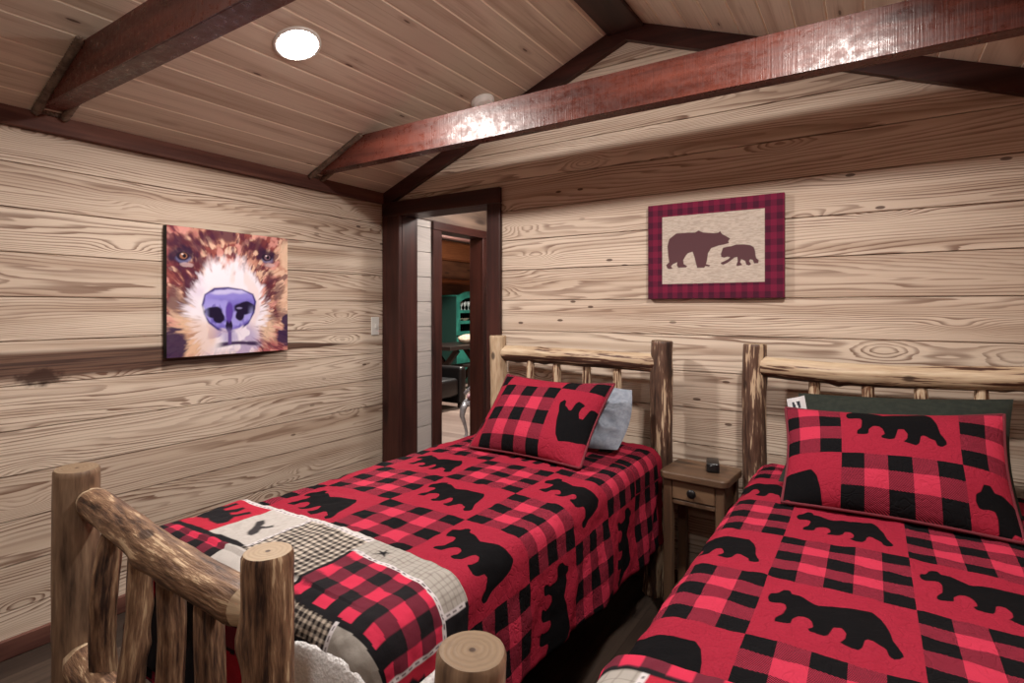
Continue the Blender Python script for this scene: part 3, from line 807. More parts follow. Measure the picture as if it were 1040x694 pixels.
# ------------------------------------------------------------------ bear painting on the left wall
def painting():
    y0, y1, z0, z1 = -1.512, -0.828, 1.198, 1.868; th = 0.04
    P = thing('canvas_picture', (0.0, (y0+y1)/2, z0), 'square canvas painting of a brown bear face with a violet nose, left wall', 'painting')
    n = 260; a, b = np.meshgrid(np.linspace(0, 1, n), np.linspace(0, 1, n)); t = 1 - b   # a: right, t: down
    cx, cy = 0.475, 0.62
    wx = a + 0.10*(fbm(a*3, t*3, 61, 3)-0.5); wy = t + 0.10*(fbm(a*3, t*3, 71, 3)-0.5)
    dx, dy = wx-cx, wy-cy-0.12; ang = np.arctan2(dx, -dy); rr = np.hypot(dx, dy)
    st = fbm(ang*6.5 + 20, rr*8.0, 3, 3); st2 = fbm(ang*15.0 + 40, rr*13.0, 9, 3); st3 = fbm(ang*24.0 + 11, rr*16.0, 29, 2); bl = fbm(a*5, t*5, 17, 3)
    c = lambda r, g, b_: np.array([lin(r), lin(g), lin(b_)])
    def mix(f, x, y): return x*(1-f[..., None]) + y*f[..., None]
    img = np.zeros((n, n, 3)) + c(196, 142, 122)
    img = mix(sst(0.42, 0.60, st), img, c(140, 74, 70))
    img = mix(sst(0.52, 0.66, st2)*0.85, img, c(222, 184, 160))
    img = mix(sst(0.55, 0.68, bl)*0.6, img, c(168, 92, 98))
    img = mix(sst(0.56, 0.66, st3)*0.75, img, c(92, 42, 58))
    img = mix(sst(0.60, 0.70, fbm(ang*11+3, rr*10, 91, 3))*0.8, img, c(214, 150, 140))
    # paler fur: right edge, lower left, lower right
    for ex, ey, rx, ry, k_ in ((1.02, 0.14, 0.13, 0.16, 0.8), (0.98, 0.55, 0.10, 0.22, 0.5), (0.12, 0.66, 0.12, 0.18, 0.7), (0.80, 0.78, 0.10, 0.16, 0.7), (0.2, 0.93, 0.12, 0.10, 0.7)):
        e = np.hypot((a-ex)/rx, (t-ey)/ry) + 1.2*(st2-0.5); img = mix(sst(1.1, 0.5, e)*k_, img, c(226, 194, 166))
    # dark maroon fur: brows, beside the eyes, forehead tufts, cheeks
    for ex, ey, rx, ry, k_ in ((0.06, 0.13, 0.12, 0.07, 1), (0.22, 0.20, 0.10, 0.14, .9), (0.10, 0.32, 0.13, 0.07, .9), (0.74, 0.11, 0.12, 0.09, .9), (0.82, 0.33, 0.055, 0.14, 1), (0.18, 0.42, 0.07, 0.15, 1), (0.05, 0.50, 0.06, 0.16, .7), (0.80, 0.50, 0.05, 0.10, .8), (0.13, 0.62, 0.04, 0.10, .5), (0.42, 0.03, 0.14, 0.05, .8), (0.90, 0.45, 0.06, 0.10, .6), (0.88, 0.68, 0.06, 0.10, .5), (0.62, 0.06, 0.08, 0.06, .6), (0.30, 0.08, 0.08, 0.06, .7)):
        e = np.hypot((a-ex)/rx, (t-ey)/ry) + 1.5*(st-0.5) + 1.6*(st2-0.5)
        img = mix(sst(1.15, 0.55, e)*0.85*k_, img, c(88, 38, 50))
        img = mix(sst(0.7, 0.2, e)*0.6*k_, img, c(58, 30, 58))
    # white muzzle
    w = np.where(t < 0.62, 0.165 + 0.165*sst(0.15, 0.62, t), 0.34 - 0.10*sst(0.62, 1.0, t))
    mz = sst(1.12, 0.80, np.abs(a-0.47)/w + 0.45*(st2-0.5) + 0.25*(st3-0.5)) * sst(0.17, 0.33, t + 0.20*(st2-0.5)) * sst(1.12, 0.90, t)
    img = mix(mz, img, c(236, 228, 238))
    img = mix(mz*sst(0.45, 0.7, bl)*0.55, img, c(206, 188, 214))
    img = mix(mz*sst(0.62, 0.75, fbm(a*9, t*4, 77, 2))*0.4, img, c(230, 200, 190))
    # chin
    ch = sst(0.30, 0.16, np.hypot(a-0.5, (t-0.90)*1.3)); img = mix(ch*sst(0.45, 0.6, fbm(a*12, t*12, 5, 2))*0.7, img, c(150, 128, 178))
    img = mix(sst(0.2, 0.1, np.hypot((a-0.18)*0.8, t-0.86))*0.5, img, c(214, 172, 140))
    for ex, ey, rx, ry in ((0.01, 0.93, 0.13, 0.15), (0.99, 0.88, 0.09, 0.09), (1.0, 0.73, 0.06, 0.06)):
        e = np.hypot((a-ex)/rx, (t-ey)/ry) + 0.7*(st2-0.5) + 0.7*(bl-0.5)
        img = mix(sst(1.15, 0.75, e)*0.95, img, c(50, 32, 68))
    # nose
    nose = [(0.26, 0.60), (0.28, 0.52), (0.35, 0.47), (0.46, 0.46), (0.58, 0.475), (0.67, 0.51), (0.695, 0.57), (0.68, 0.66), (0.63, 0.75), (0.56, 0.80), (0.47, 0.82), (0.38, 0.795), (0.31, 0.74), (0.275, 0.67)]
    d = poly_sdf(a, t, nose)
    img = mix(sst(0.016, 0.0, d)*sst(0.3, 0.6, fbm(a*9, t*9, 83, 2)+0.15), img, c(58, 44, 116))
    nn = fbm(a*8, t*10, 55, 3); d = d + 0.02*(fbm(a*14, t*14, 57, 2)-0.5)
    inn = sst(0.0, -0.02, d)
    img = mix(inn, img, c(116, 104, 190)); img = mix(inn*sst(0.45, 0.60, nn), img, c(156, 148, 218)); img = mix(inn*sst(0.50, 0.60, fbm(a*16, t*9, 88, 3))*0.7, img, c(88, 74, 168))
    img = mix(inn*sst(0.60, 0.52, t), img, c(140, 130, 210))
    img = mix(inn*sst(0.52, 0.49, t + 0.04*(nn-0.5)), img, c(196, 190, 232))
    for ex, ey, rx, ry in ((0.345, 0.655, 0.085, 0.055), (0.385, 0.70, 0.05, 0.05), (0.595, 0.635, 0.085, 0.055), (0.56, 0.69, 0.045, 0.055), (0.47, 0.765, 0.03, 0.06)):
        e = np.hypot((a-ex)/rx, (t-ey)/ry) + 1.0*(nn-0.5); img = mix(sst(1.1, 0.8, e), img, c(30, 20, 48))
    img = mix(sst(1.1, 0.4, np.hypot((a-0.555)/0.03, (t-0.625)/0.012) + 0.5*(nn-0.5))*0.7, img, c(150, 140, 190))
    img = mix(sst(1.1, 0.7, np.hypot((a-0.47)/0.035, (t-0.66)/0.09) + 0.4*(nn-0.5)), img, c(92, 66, 158))
    d2 = np.abs(a-0.47)
    img = mix(sst(0.10, 0.03, np.hypot(d2*0.9, t-0.86) + 0.05*(st2-0.5))*0.6, img, c(128, 112, 178))
    rim = ((a-0.47)/0.2)**2; img = mix(inn*sst(0.55, 0.95, rim)*sst(0.58, 0.68, t)*0.7, img, c(160, 158, 222))
    # mouth
    ml = np.abs(t - (0.925 - 0.012*np.cos((a-0.52)*11))) + 0.03*(bl-0.5)
    img = mix(sst(0.024, 0.006, ml)*sst(0.22, 0.12, np.abs(a-0.56)), img, c(62, 44, 78))
    img = mix(sst(0.022, 0.008, np.abs(a-0.475) + 0.01*(bl-0.5))*sst(0.80, 0.83, t)*sst(0.94, 0.90, t), img, c(98, 78, 140))
    # eyes
    for ex, ey, side in ((0.115, 0.225, 0), (0.80, 0.185, 1)):
        q = st2-0.5
        e = np.hypot((a-ex)/0.105, (t-ey+0.012)/0.070) + 0.9*q; img = mix(sst(1.15, 0.6, e)*0.9, img, c(44, 28, 54))
        e = np.hypot((a-ex-0.005)/0.062, (t-ey-0.02)/0.034) + 0.6*q; img = mix(sst(1.1, 0.7, e)*0.75, img, c(104, 104, 142))
        e = np.hypot((a-ex)/0.050, (t-ey)/0.034) + 0.3*q; img = mix(sst(1.1, 0.8, e), img, c(40, 26, 44))
        e = np.hypot((a-ex-0.004)/0.030, (t-ey+0.002)/0.026) + 0.3*q; img = mix(sst(1.1, 0.7, e), img, c(150, 100, 78) if side == 0 else c(120, 90, 104))
        e = np.hypot((a-ex-0.008)/0.015, (t-ey+0.002)/0.017); img = mix(sst(1.1, 0.7, e), img, c(24, 14, 28))
        e = np.hypot((a-ex+0.006)/0.010, (t-ey+0.014)/0.008); img = mix(sst(1.1, 0.5, e)*0.9, img, c(226, 206, 206))
        e = np.hypot((a-ex-0.03)/0.05, (t-ey-0.065)/0.02) + 1.0*q; img = mix(sst(1.1, 0.6, e)*0.6, img, c(206, 176, 176))
    V = np.stack([np.full(a.shape, th), y0 + (y1-y0)*a, z0 + (z1-z0)*b], -1).reshape(-1, 3)
    G = Geo().add(V, grid_faces(n, n), 0, False, col=img.reshape(-1, 3)); G.build('painted_face', M_print, P)
    G = gbox(Geo(), (0.002, y0, z0), (th-0.001, y1, z1), 'y', 0.001); G.build('stretched_sides', M_canvas_edge, P)
painting()

PA = [(2.106, 1.658), (2.1, 1.674), (2.116, 1.689), (2.111, 1.721), (2.107, 1.773), (2.116, 1.809), (2.153, 1.836), (2.214, 1.836), (2.249, 1.834), (2.266, 1.843), (2.289, 1.831), (2.342, 1.824), (2.361, 1.825), (2.371, 1.832), (2.38, 1.817), (2.399, 1.805), (2.418, 1.792), (2.409, 1.78), (2.413, 1.77), (2.39, 1.764), (2.361, 1.76), (2.328, 1.75), (2.313, 1.726), (2.308, 1.691), (2.303, 1.671), (2.323, 1.665), (2.318, 1.658), (2.299, 1.661), (2.294, 1.653), (2.259, 1.654), (2.254, 1.673), (2.244, 1.714), (2.236, 1.737), (2.214, 1.731), (2.204, 1.721), (2.189, 1.696), (2.192, 1.676), (2.209, 1.665), (2.204, 1.658), (2.163, 1.658), (2.156, 1.672), (2.158, 1.687), (2.137, 1.678), (2.126, 1.668), (2.134, 1.655), (2.116, 1.653)]
PB = [(2.376, 1.668), (2.373, 1.675), (2.39, 1.682), (2.409, 1.691), (2.418, 1.7), (2.404, 1.703), (2.39, 1.699), (2.376, 1.703), (2.374, 1.718), (2.38, 1.737), (2.385, 1.749), (2.399, 1.751), (2.409, 1.753), (2.423, 1.754), (2.446, 1.761), (2.483, 1.759), (2.51, 1.754), (2.526, 1.743), (2.532, 1.724), (2.534, 1.704), (2.537, 1.69), (2.548, 1.68), (2.546, 1.665), (2.528, 1.664), (2.521, 1.681), (2.51, 1.686), (2.505, 1.677), (2.514, 1.662), (2.505, 1.655), (2.492, 1.66), (2.487, 1.678), (2.469, 1.688), (2.464, 1.674), (2.474, 1.659), (2.451, 1.655), (2.446, 1.66), (2.453, 1.679), (2.451, 1.699), (2.437, 1.697), (2.423, 1.685), (2.404, 1.672), (2.385, 1.664)]
def bear_picture():
    x0, x1, z0, z1 = 2.003, 2.659, 1.499, 1.992; th = 0.03
    ix0, ix1, iz0, iz1 = 2.079, 2.574, 1.575, 1.925
    P = thing('fabric_picture', ((x0+x1)/2, 0, z0), 'picture of two bear silhouettes on beige with a red plaid border, back wall', 'picture')
    nx, nz = 330, 250; X, Z = np.meshgrid(np.linspace(x0, x1, nx), np.linspace(z0, z1, nz))
    c = lambda r, g, b_: np.array([lin(r), lin(g), lin(b_)])
    def mix(f, x, y): return x*(1-f[..., None]) + y*f[..., None]
    inside = (X > ix0) & (X < ix1) & (Z > iz0) & (Z < iz1)
    u = np.floor((X-x0)/0.026) % 2; v = np.floor((Z-z0)/0.031) % 2
    img = np.zeros(X.shape + (3,)) + c(112, 30, 56)
    img = mix(((u+v) == 0).astype(float)*0.85, img, c(58, 26, 42)); img = mix((((u+v) == 1)).astype(float)*0.55, img, c(74, 26, 46))
    # the border reads darker along its upper strip where the plaid is denser
    fab = np.zeros(X.shape + (3,)) + c(188, 174, 162)
    fab = mix(sst(0.35, 0.7, fbm(X*60, Z*420, 4, 2))*0.6, fab, c(152, 138, 126))
    d = np.minimum(poly_sdf(X, Z, PA), poly_sdf(X, Z, PB))
    fab = mix(sst(0.0014, -0.0014, d), fab, c(86, 58, 62))
    img = np.where(inside[..., None], fab, img)
    V = np.stack([X, np.full(X.shape, -th), Z], -1).reshape(-1, 3)
    Geo().add(V, grid_faces(nx, nz), 0, False, col=img.reshape(-1, 3)).build('printed_face', M_hang, P)
    gbox(Geo(), (x0, -th+0.001, z0), (x1, -0.001, z1), 'x', 0.001).build('backing_board', M_pipe, P)
bear_picture()

# ------------------------------------------------------------------ logs
def log(G, p0, p1, r0, r1, seed, mi=0, mie=1, n=40, m=32, bump=0.05, bend=0.006, tap0=0.0, tap1=0.0, taplen=0.07, knobs=0, flare=0.0, oval=1.0, swirl=2.0, mitap=None):
    p0, p1 = Vector(p0), Vector(p1); ax = p1-p0; L = ax.length; ax.normalize()
    x = ax.orthogonal().normalized(); y = ax.cross(x)
    rng = random.Random(seed); K = [(rng.random(), rng.random()*2*PI, 0.018+0.02*rng.random(), 0.25+0.5*rng.random()) for _ in range(knobs)]
    V = []; g = []; mis = []; facing_down = []
    off = Vector((seed*3.7, seed*1.3, seed*2.9))
    ts = [0.0] + [0.012*(i+1)/2/L for i in range(1)] + list(np.linspace(0.016/L, 1-0.016/L, n)) + [1-0.006/L, 1.0]
    for q, t in enumerate(ts):
        r = r0 + (r1-r0)*t
        r *= 1 + flare*(1-t)**3
        ctr = p0 + ax*(L*t) + x*bend*math.sin(t*PI*1.3 + seed) + y*bend*math.cos(t*PI*1.7 + seed*2)
        k = 1.0
        if tap0 and t*L < taplen: k = tap0 + (1-tap0)*sst(0, 1, t*L/taplen)
        if tap1 and (1-t)*L < taplen: k = tap1 + (1-tap1)*sst(0, 1, (1-t)*L/taplen)
        if q == 0 or q == len(ts)-1: k *= 0.93
        for i in range(m):
            a = 2*PI*i/m; c, s = math.cos(a), math.sin(a)
            nz = mnoise.noise(Vector((c*1.1, s*1.1, t*L*5.0)) + off)*0.65 + mnoise.noise(Vector((c*2.6, s*2.6, t*L*13.0)) + off)*0.35
            rr = r*k*(1 + bump*nz*1.6)
            for (kt, ka_, kw, kh) in K:
                dt = (t-kt)*L/kw; da = ((a-ka_+PI) % (2*PI) - PI)*r/kw
                e = dt*dt + da*da
                if e < 6: rr += r*kh*0.35*math.exp(-e)
            V.append((ctr + (x*c*oval + y*s/oval)*rr)[:]); facing_down.append(-(x*c + y*s).z); g.append((c*r + seed*0.37, s*r + seed*0.21, t*L + seed*1.7))
    nr = len(ts); F = grid_faces(m, nr, True); mis = []
    for j in range(nr-1):
        tm = (ts[j]+ts[j+1])/2
        tp = mitap if mitap is not None and ((tap0 and tm*L < taplen*0.75) or (tap1 and (1-tm)*L < taplen*0.75)) else mi
        mis += [tp]*m
    G.add(np.array(V), F, mis, True, gpos=np.array(g), bark=np.array(facing_down))
    for e in (0, 1):
        base = V[(nr-1)*m:] if e else V[:m]
        ctr = np.mean(np.array(base), 0); W = [tuple(ctr + (np.array(b)-ctr)*k_ + (np.array(ax)*(0.001 if e else -0.001))*(1-k_)) for k_ in (1.0, 0.5) for b in base] + [tuple(ctr)]
        gg = []
        for b in W:
            dd = Vector(b) - Vector(ctr); gg.append((dd.dot(x), dd.dot(y), 0))
        FF = grid_faces(m, 2, True, flip=not e)
        FF = [f[::-1] for f in FF]
        for i in range(m):
            FF.append([m+i, m+(i+1) % m, 2*m] if e else [m+(i+1) % m, m+i, 2*m])
        G.add(np.array(W), FF, mie, False, gpos=np.array(gg))
    return G

def make_bed(x0, x1, fpl, fpr, tilt, hb, fb_, label, post_mats, rail_mat, sp_x, group, seed):
    """hb: headboard y, fb_: footboard y"""
    R = thing('log_bed', ((x0+x1)/2, (hb+fb_)/2, 0), label, 'bed', group)
    xm = (x0+x1)/2
    # headboard
    ml, mr = post_mats
    G = log(Geo(), (x0, hb, 0), (x0-0.008, hb, 1.285), 0.054, 0.051, seed+1, bump=0.06, knobs=5); G.build('headboard_post', [ml, M_end], R)
    G = log(Geo(), (x1-tilt, hb, 0), (x1+0.012, hb, 1.285), 0.055, 0.054, seed+2, bump=0.08, knobs=5, bend=0.012); G.build('headboard_post', [mr, M_end_d], R)
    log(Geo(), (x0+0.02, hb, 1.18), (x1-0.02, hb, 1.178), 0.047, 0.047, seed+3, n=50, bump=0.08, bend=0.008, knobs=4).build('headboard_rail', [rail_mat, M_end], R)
    log(Geo(), (x0+0.02, hb, 0.50), (x1-0.02, hb, 0.50), 0.045, 0.047, seed+4, bump=0.07, knobs=3).build('headboard_rail', [M_hide, M_end], R)
    for i, xx in enumerate(sp_x):
        log(Geo(), (xx, hb, 0.52), (xx, hb, 1.16), 0.021, 0.0235, seed+10+i, n=24, m=16, bump=0.08, tap1=0.8, taplen=0.05).build('spindle', [M_peel, M_end], R)
    # footboard
    mf, mfr = (M_brown, M_hide)
    log(Geo(), (fpl[0]-0.05, fpl[1], 0), (fpl[0], fpl[1], 1.005), 0.056, fpl[2], seed+20, n=60, bump=0.04, knobs=6, flare=0.12).build('footboard_post', [mf, M_end_d], R)
    log(Geo(), (fpr[0]-0.004, fpr[1], 0), (fpr[0], fpr[1], 1.005), 0.047, 0.0435, seed+21, n=60, bump=0.06, knobs=7).build('footboard_post', [mfr, M_end], R)
    xa, xb = fpl[0]+0.005, fpr[0]-0.02; W = fpr[0]-fpl[0]
    log(Geo(), (xa, fpl[1], 0.918), (xb, fpr[1], 0.892), 0.041, 0.041, seed+22, n=80, bump=0.10, bend=0.010, knobs=6, tap0=0.75, tap1=0.42, taplen=0.085, mitap=2).build('footboard_rail', [M_hide, M_end, M_tan], R)
    log(Geo(), (xa-0.03, fpl[1], 0.475), (xb, fpr[1], 0.455), 0.047, 0.043, seed+23, n=80, bump=0.14, bend=0.014, knobs=8, tap0=0.7, tap1=0.5, taplen=0.11, mitap=2).build('footboard_rail', [M_hide, M_end, M_tan], R)
    for i, k in enumerate((0.22, 0.40, 0.575, 0.764)):
        xx = fpl[0] + W*k; yy = fpl[1] + (fpr[1]-fpl[1])*k
        log(Geo(), (xx-0.02+0.006*i, yy, 0.45), (xx+0.006, yy, 0.89), 0.031, 0.027, seed+30+i, n=50, m=24, bump=0.12, tap1=0.7, taplen=0.05, knobs=4).build('spindle', [M_spin, M_end], R)
    # side rails under the mattress
    for xx in (x0+0.14, x1-0.16):
        log(Geo(), (xx, hb-0.02, 0.203), (xx, fb_+0.02, 0.203), 0.042, 0.042, seed+40+int(xx*10), n=40, m=20, bump=0.05).build('side_rail', [M_hide, M_end], R)
    return R
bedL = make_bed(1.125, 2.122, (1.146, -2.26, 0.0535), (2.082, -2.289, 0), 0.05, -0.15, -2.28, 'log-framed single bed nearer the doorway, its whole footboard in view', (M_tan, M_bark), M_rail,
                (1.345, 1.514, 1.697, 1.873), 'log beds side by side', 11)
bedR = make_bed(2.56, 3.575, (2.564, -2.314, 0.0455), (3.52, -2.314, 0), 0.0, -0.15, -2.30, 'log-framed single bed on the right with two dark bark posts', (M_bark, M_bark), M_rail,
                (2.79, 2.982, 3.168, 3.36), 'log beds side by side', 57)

# mattresses / box springs
def mattress(x0, x1, y0, y1, label):
    R = thing('mattress', ((x0+x1)/2, (y0+y1)/2, 0.38), label, 'mattress', 'mattresses on the log beds')
    gbox(Geo(), (x0+0.02, y0, 0.26), (x1-0.02, y1, 0.50), 'y', 0.03, seg=3, smooth=True).build('box_spring', M_box, R)
    gbox(Geo(), (x0, y0, 0.50), (x1, y1, 0.735), 'y', 0.05, seg=4, smooth=True).build('fitted_sheet', M_sheet, R)
mattress(1.175, 2.09, -2.06, -0.222, 'pale sheeted mattress under the quilt nearer the doorway')
mattress(2.63, 3.50, -2.06, -0.222, 'pale sheeted mattress under the quilt on the right')

# ------------------------------------------------------------------ draped cloth
BEAR = [(0.052, 0.631), (0.062, 0.705), (0.102, 0.738), (0.134, 0.822), (0.184, 0.829), (0.207, 0.765), (0.262, 0.768), (0.384, 0.681), (0.479, 0.721), (0.587, 0.735), (0.725, 0.765), (0.78, 0.691), (0.823, 0.54), (0.846, 0.389), (0.889, 0.292), (0.895, 0.245), (0.852, 0.195), (0.816, 0.215), (0.803, 0.282), (0.764, 0.302), (0.725, 0.339), (0.689, 0.339), (0.675, 0.228), (0.649, 0.181), (0.587, 0.201), (0.544, 0.221), (0.574, 0.272), (0.58, 0.346), (0.551, 0.413), (0.502, 0.413), (0.482, 0.315), (0.466, 0.252), (0.423, 0.238), (0.361, 0.252), (0.351, 0.279), (0.387, 0.319), (0.37, 0.399), (0.341, 0.436), (0.292, 0.44), (0.249, 0.376), (0.243, 0.295), (0.197, 0.285), (0.141, 0.285), (0.144, 0.342), (0.184, 0.406), (0.193, 0.534), (0.18, 0.587), (0.138, 0.587), (0.095, 0.574), (0.069, 0.577)]
def bear_attr(u, v):
    i = np.floor(u); j = np.floor(v); red = ((i+j) % 2) == 1
    d = poly_sdf(u-i, v-j, BEAR)
    return np.where(red, np.minimum(d, 0.06), 0.06)

class Drape:
    def __init__(s, ex0, ex1, ey, z, r): s.ex0, s.ex1, s.ey, s.z, s.r = ex0, ex1, ey, z, r
    def pos(s, U, V, off=0.0, fold=0.012, seed=0, flare=0.04, puff=0.004, crown=0.012):
        ex0, ex1, ey = s.ex0, s.ex1, s.ey; r = s.r + off
        dx = np.where(U > ex1, U-ex1, np.where(U < ex0, U-ex0, 0.0)); dy = np.where(V < ey, V-ey, 0.0)
        d = np.hypot(dx, dy) + 1e-9; ux, uy = dx/d, dy/d
        arc = r*PI/2
        th = np.clip(d/r, 0, PI/2)
        hang = np.maximum(d-arc, 0)
        w = sst(0.0, 0.25, hang)
        wav = (fbm(U*3.0 + V*5.0, V*4.0 + U*2.0, seed+3, 2)-0.5)*2
        hor = r*np.sin(th) + flare*hang + fold*w*wav*2.2
        z = s.z + off - r*(1-np.cos(th)) - hang
        bx = np.clip(U, ex0, ex1); by = np.maximum(V, ey)
        mid = (ex0+ex1)/2; half = (ex1-ex0)/2
        z = z + crown*(1-((bx-mid)/half)**2)*np.clip((d < 1e-6)*1.0 + 0.0, 0, 1)
        p1 = (fbm(U*26, V*26, seed+11, 2)-0.5)*2*puff; p2 = (fbm(U*6, V*6, seed+21, 2)-0.5)*2*puff*1.3
        nx = ux*np.sin(th); ny = uy*np.sin(th); nz = np.cos(th)
        P = np.stack([bx + ux*hor, by + uy*hor, z], -1) + np.stack([nx, ny, nz], -1)*(p1+p2)[..., None]
        return P
def bed_cloth(name, dr, u0, u1, v0, v1, step, off, mat, label, cat, group, uvf=None, seed=0, thick=0.008, parent=None, colf=None, hem=None, **kw):
    nu = int((u1-u0)/step)+1; nv = int((v1-v0)/step)+1
    U, V = np.meshgrid(np.linspace(u0, u1, nu), np.linspace(v0, v1, nv))
    Us, Vs = U.copy(), V.copy()
    if hem is not None: Us, Vs = hem(U, V)
    P = dr.pos(Us, Vs, off, seed=seed, **kw)
    G = Geo(); att = {}
    if uvf:
        tu, tv = uvf(Us, Vs); att['uv'] = np.stack([tu, tv], -1).reshape(-1, 2); att['bear'] = bear_attr(tu, tv).reshape(-1, 1)
    if colf is not None: att['col'] = colf(Us, Vs).reshape(-1, 3)
    n = P.reshape(-1, 3)
    F = grid_faces(nu, nv)
    # a second, inner skin gives the cloth its thickness
    Pin = dr.pos(Us, Vs, off-thick, seed=seed, **kw).reshape(-1, 3)
    m = nu*nv
    border = [i for i in range(nu)] + [j*nu + nu-1 for j in range(1, nv)] + [(nv-1)*nu + i for i in range(nu-2, -1, -1)] + [j*nu for j in range(nv-2, 0, -1)]
    allV = np.concatenate([n, Pin]); F2 = [[q+m for q in f[::-1]] for f in F]
    Fb = [[border[i], border[(i+1) % len(border)] + 0, border[(i+1) % len(border)]+m, border[i]+m][::-1] for i in range(len(border))]
    att2 = {k: np.concatenate([v, v]) for k, v in att.items()}
    G.add(allV, F + F2 + Fb, 0, True, **att2)
    if parent is not None: return G.build(name, mat, parent)
    o = G.build(name, mat); tag(o, label, cat, group); return o

drL = Drape(1.20, 2.075, -2.045, 0.765, 0.07)
drR = Drape(2.645, 3.50, -2.06, 0.765, 0.08)
uvL = lambda U, V: ((U-1.24)/0.335, (V+1.49)/0.298 + ((V > -0.596) & (U < 2.245))*1.0)
uvR = lambda U, V: ((U-2.78)/0.305, (V+1.963)/0.298)
def hemL(U, V):
    # the quilt hangs a little lower on the door side of the head end
    U2 = np.where(U > 2.075, 2.075 + (U-2.075)*(1.0 + 0.16*sst(-1.6, -0.3, V)), U)
    return U2, V
qL = bed_cloth('quilt', drL, 0.80, 2.50, -2.45, -0.235, 0.0085, 0.0, M_quilt, 'red and black bear quilt spread on the bed nearer the doorway', 'quilt', 'bear quilts on the beds', uvL, 1, hem=hemL)
qR = bed_cloth('quilt', drR, 2.20, 3.90, -2.45, -0.235, 0.0085, 0.0, M_quilt, 'red and black bear quilt spread on the right-hand bed under the green pillow', 'quilt', 'bear quilts on the beds', uvR, 5)

# throws ----------------------------------------------------------------
TB = [(1.157, -1.949), (1.143, -1.928), (1.145, -1.897), (1.131, -1.865), (1.138, -1.857), (1.178, -1.867), (1.186, -1.862), (1.188, -1.828), (1.21, -1.83), (1.208, -1.855), (1.205, -1.88), (1.224, -1.884), (1.241, -1.865), (1.244, -1.837), (1.266, -1.841), (1.27, -1.872), (1.254, -1.887), (1.278, -1.896), (1.293, -1.886), (1.308, -1.851), (1.329, -1.86), (1.324, -1.885), (1.312, -1.906), (1.331, -1.936), (1.333, -1.955), (1.324, -1.967), (1.283, -1.967), (1.247, -1.956), (1.202, -1.964)]
TT = [(1.47, -1.96), (1.434, -1.915), (1.405, -1.888), (1.418, -1.872), (1.441, -1.885), (1.452, -1.904), (1.468, -1.9), (1.48, -1.882), (1.497, -1.893), (1.491, -1.906), (1.472, -1.916), (1.493, -1.939), (1.495, -1.962), (1.484, -1.967)]
cc = lambda r, g, b_: np.array([lin(r), lin(g), lin(b_)])
def tmix(f, x, y): return x*(1-f[..., None]) + y*f[..., None]
def plaid(X, Y, s, ox=0, oy=0):
    u = np.floor((X-ox)/s) % 2; v = np.floor((Y-oy)/s) % 2
    k = u+v; out = np.where((k == 0)[..., None], cc(184, 44, 70), np.where((k == 2)[..., None], cc(26, 23, 26), cc(96, 32, 46)))
    return out
def gingham(X, Y, s, a, b, w=0.45):
    u = ((X/s) % 1 < w); v = ((Y/s) % 1 < w); k = u.astype(int)+v.astype(int)
    return np.where((k == 0)[..., None], a, np.where((k == 1)[..., None], (a*0.35+b*0.65), b))
def lace(img, d, along, w=0.012):
    f = (np.abs(d) < w/2).astype(float); img = tmix(f, img, cc(190, 183, 184))
    g = ((np.abs(d) < w*0.16) & ((along/0.022) % 1 < 0.55)).astype(float); return tmix(g, img, cc(96, 88, 90))
RED = cc(158, 34, 52); BLK = cc(24, 22, 25); TAN = cc(146, 139, 132); CRM = cc(168, 161, 156)
TSK = 0.10
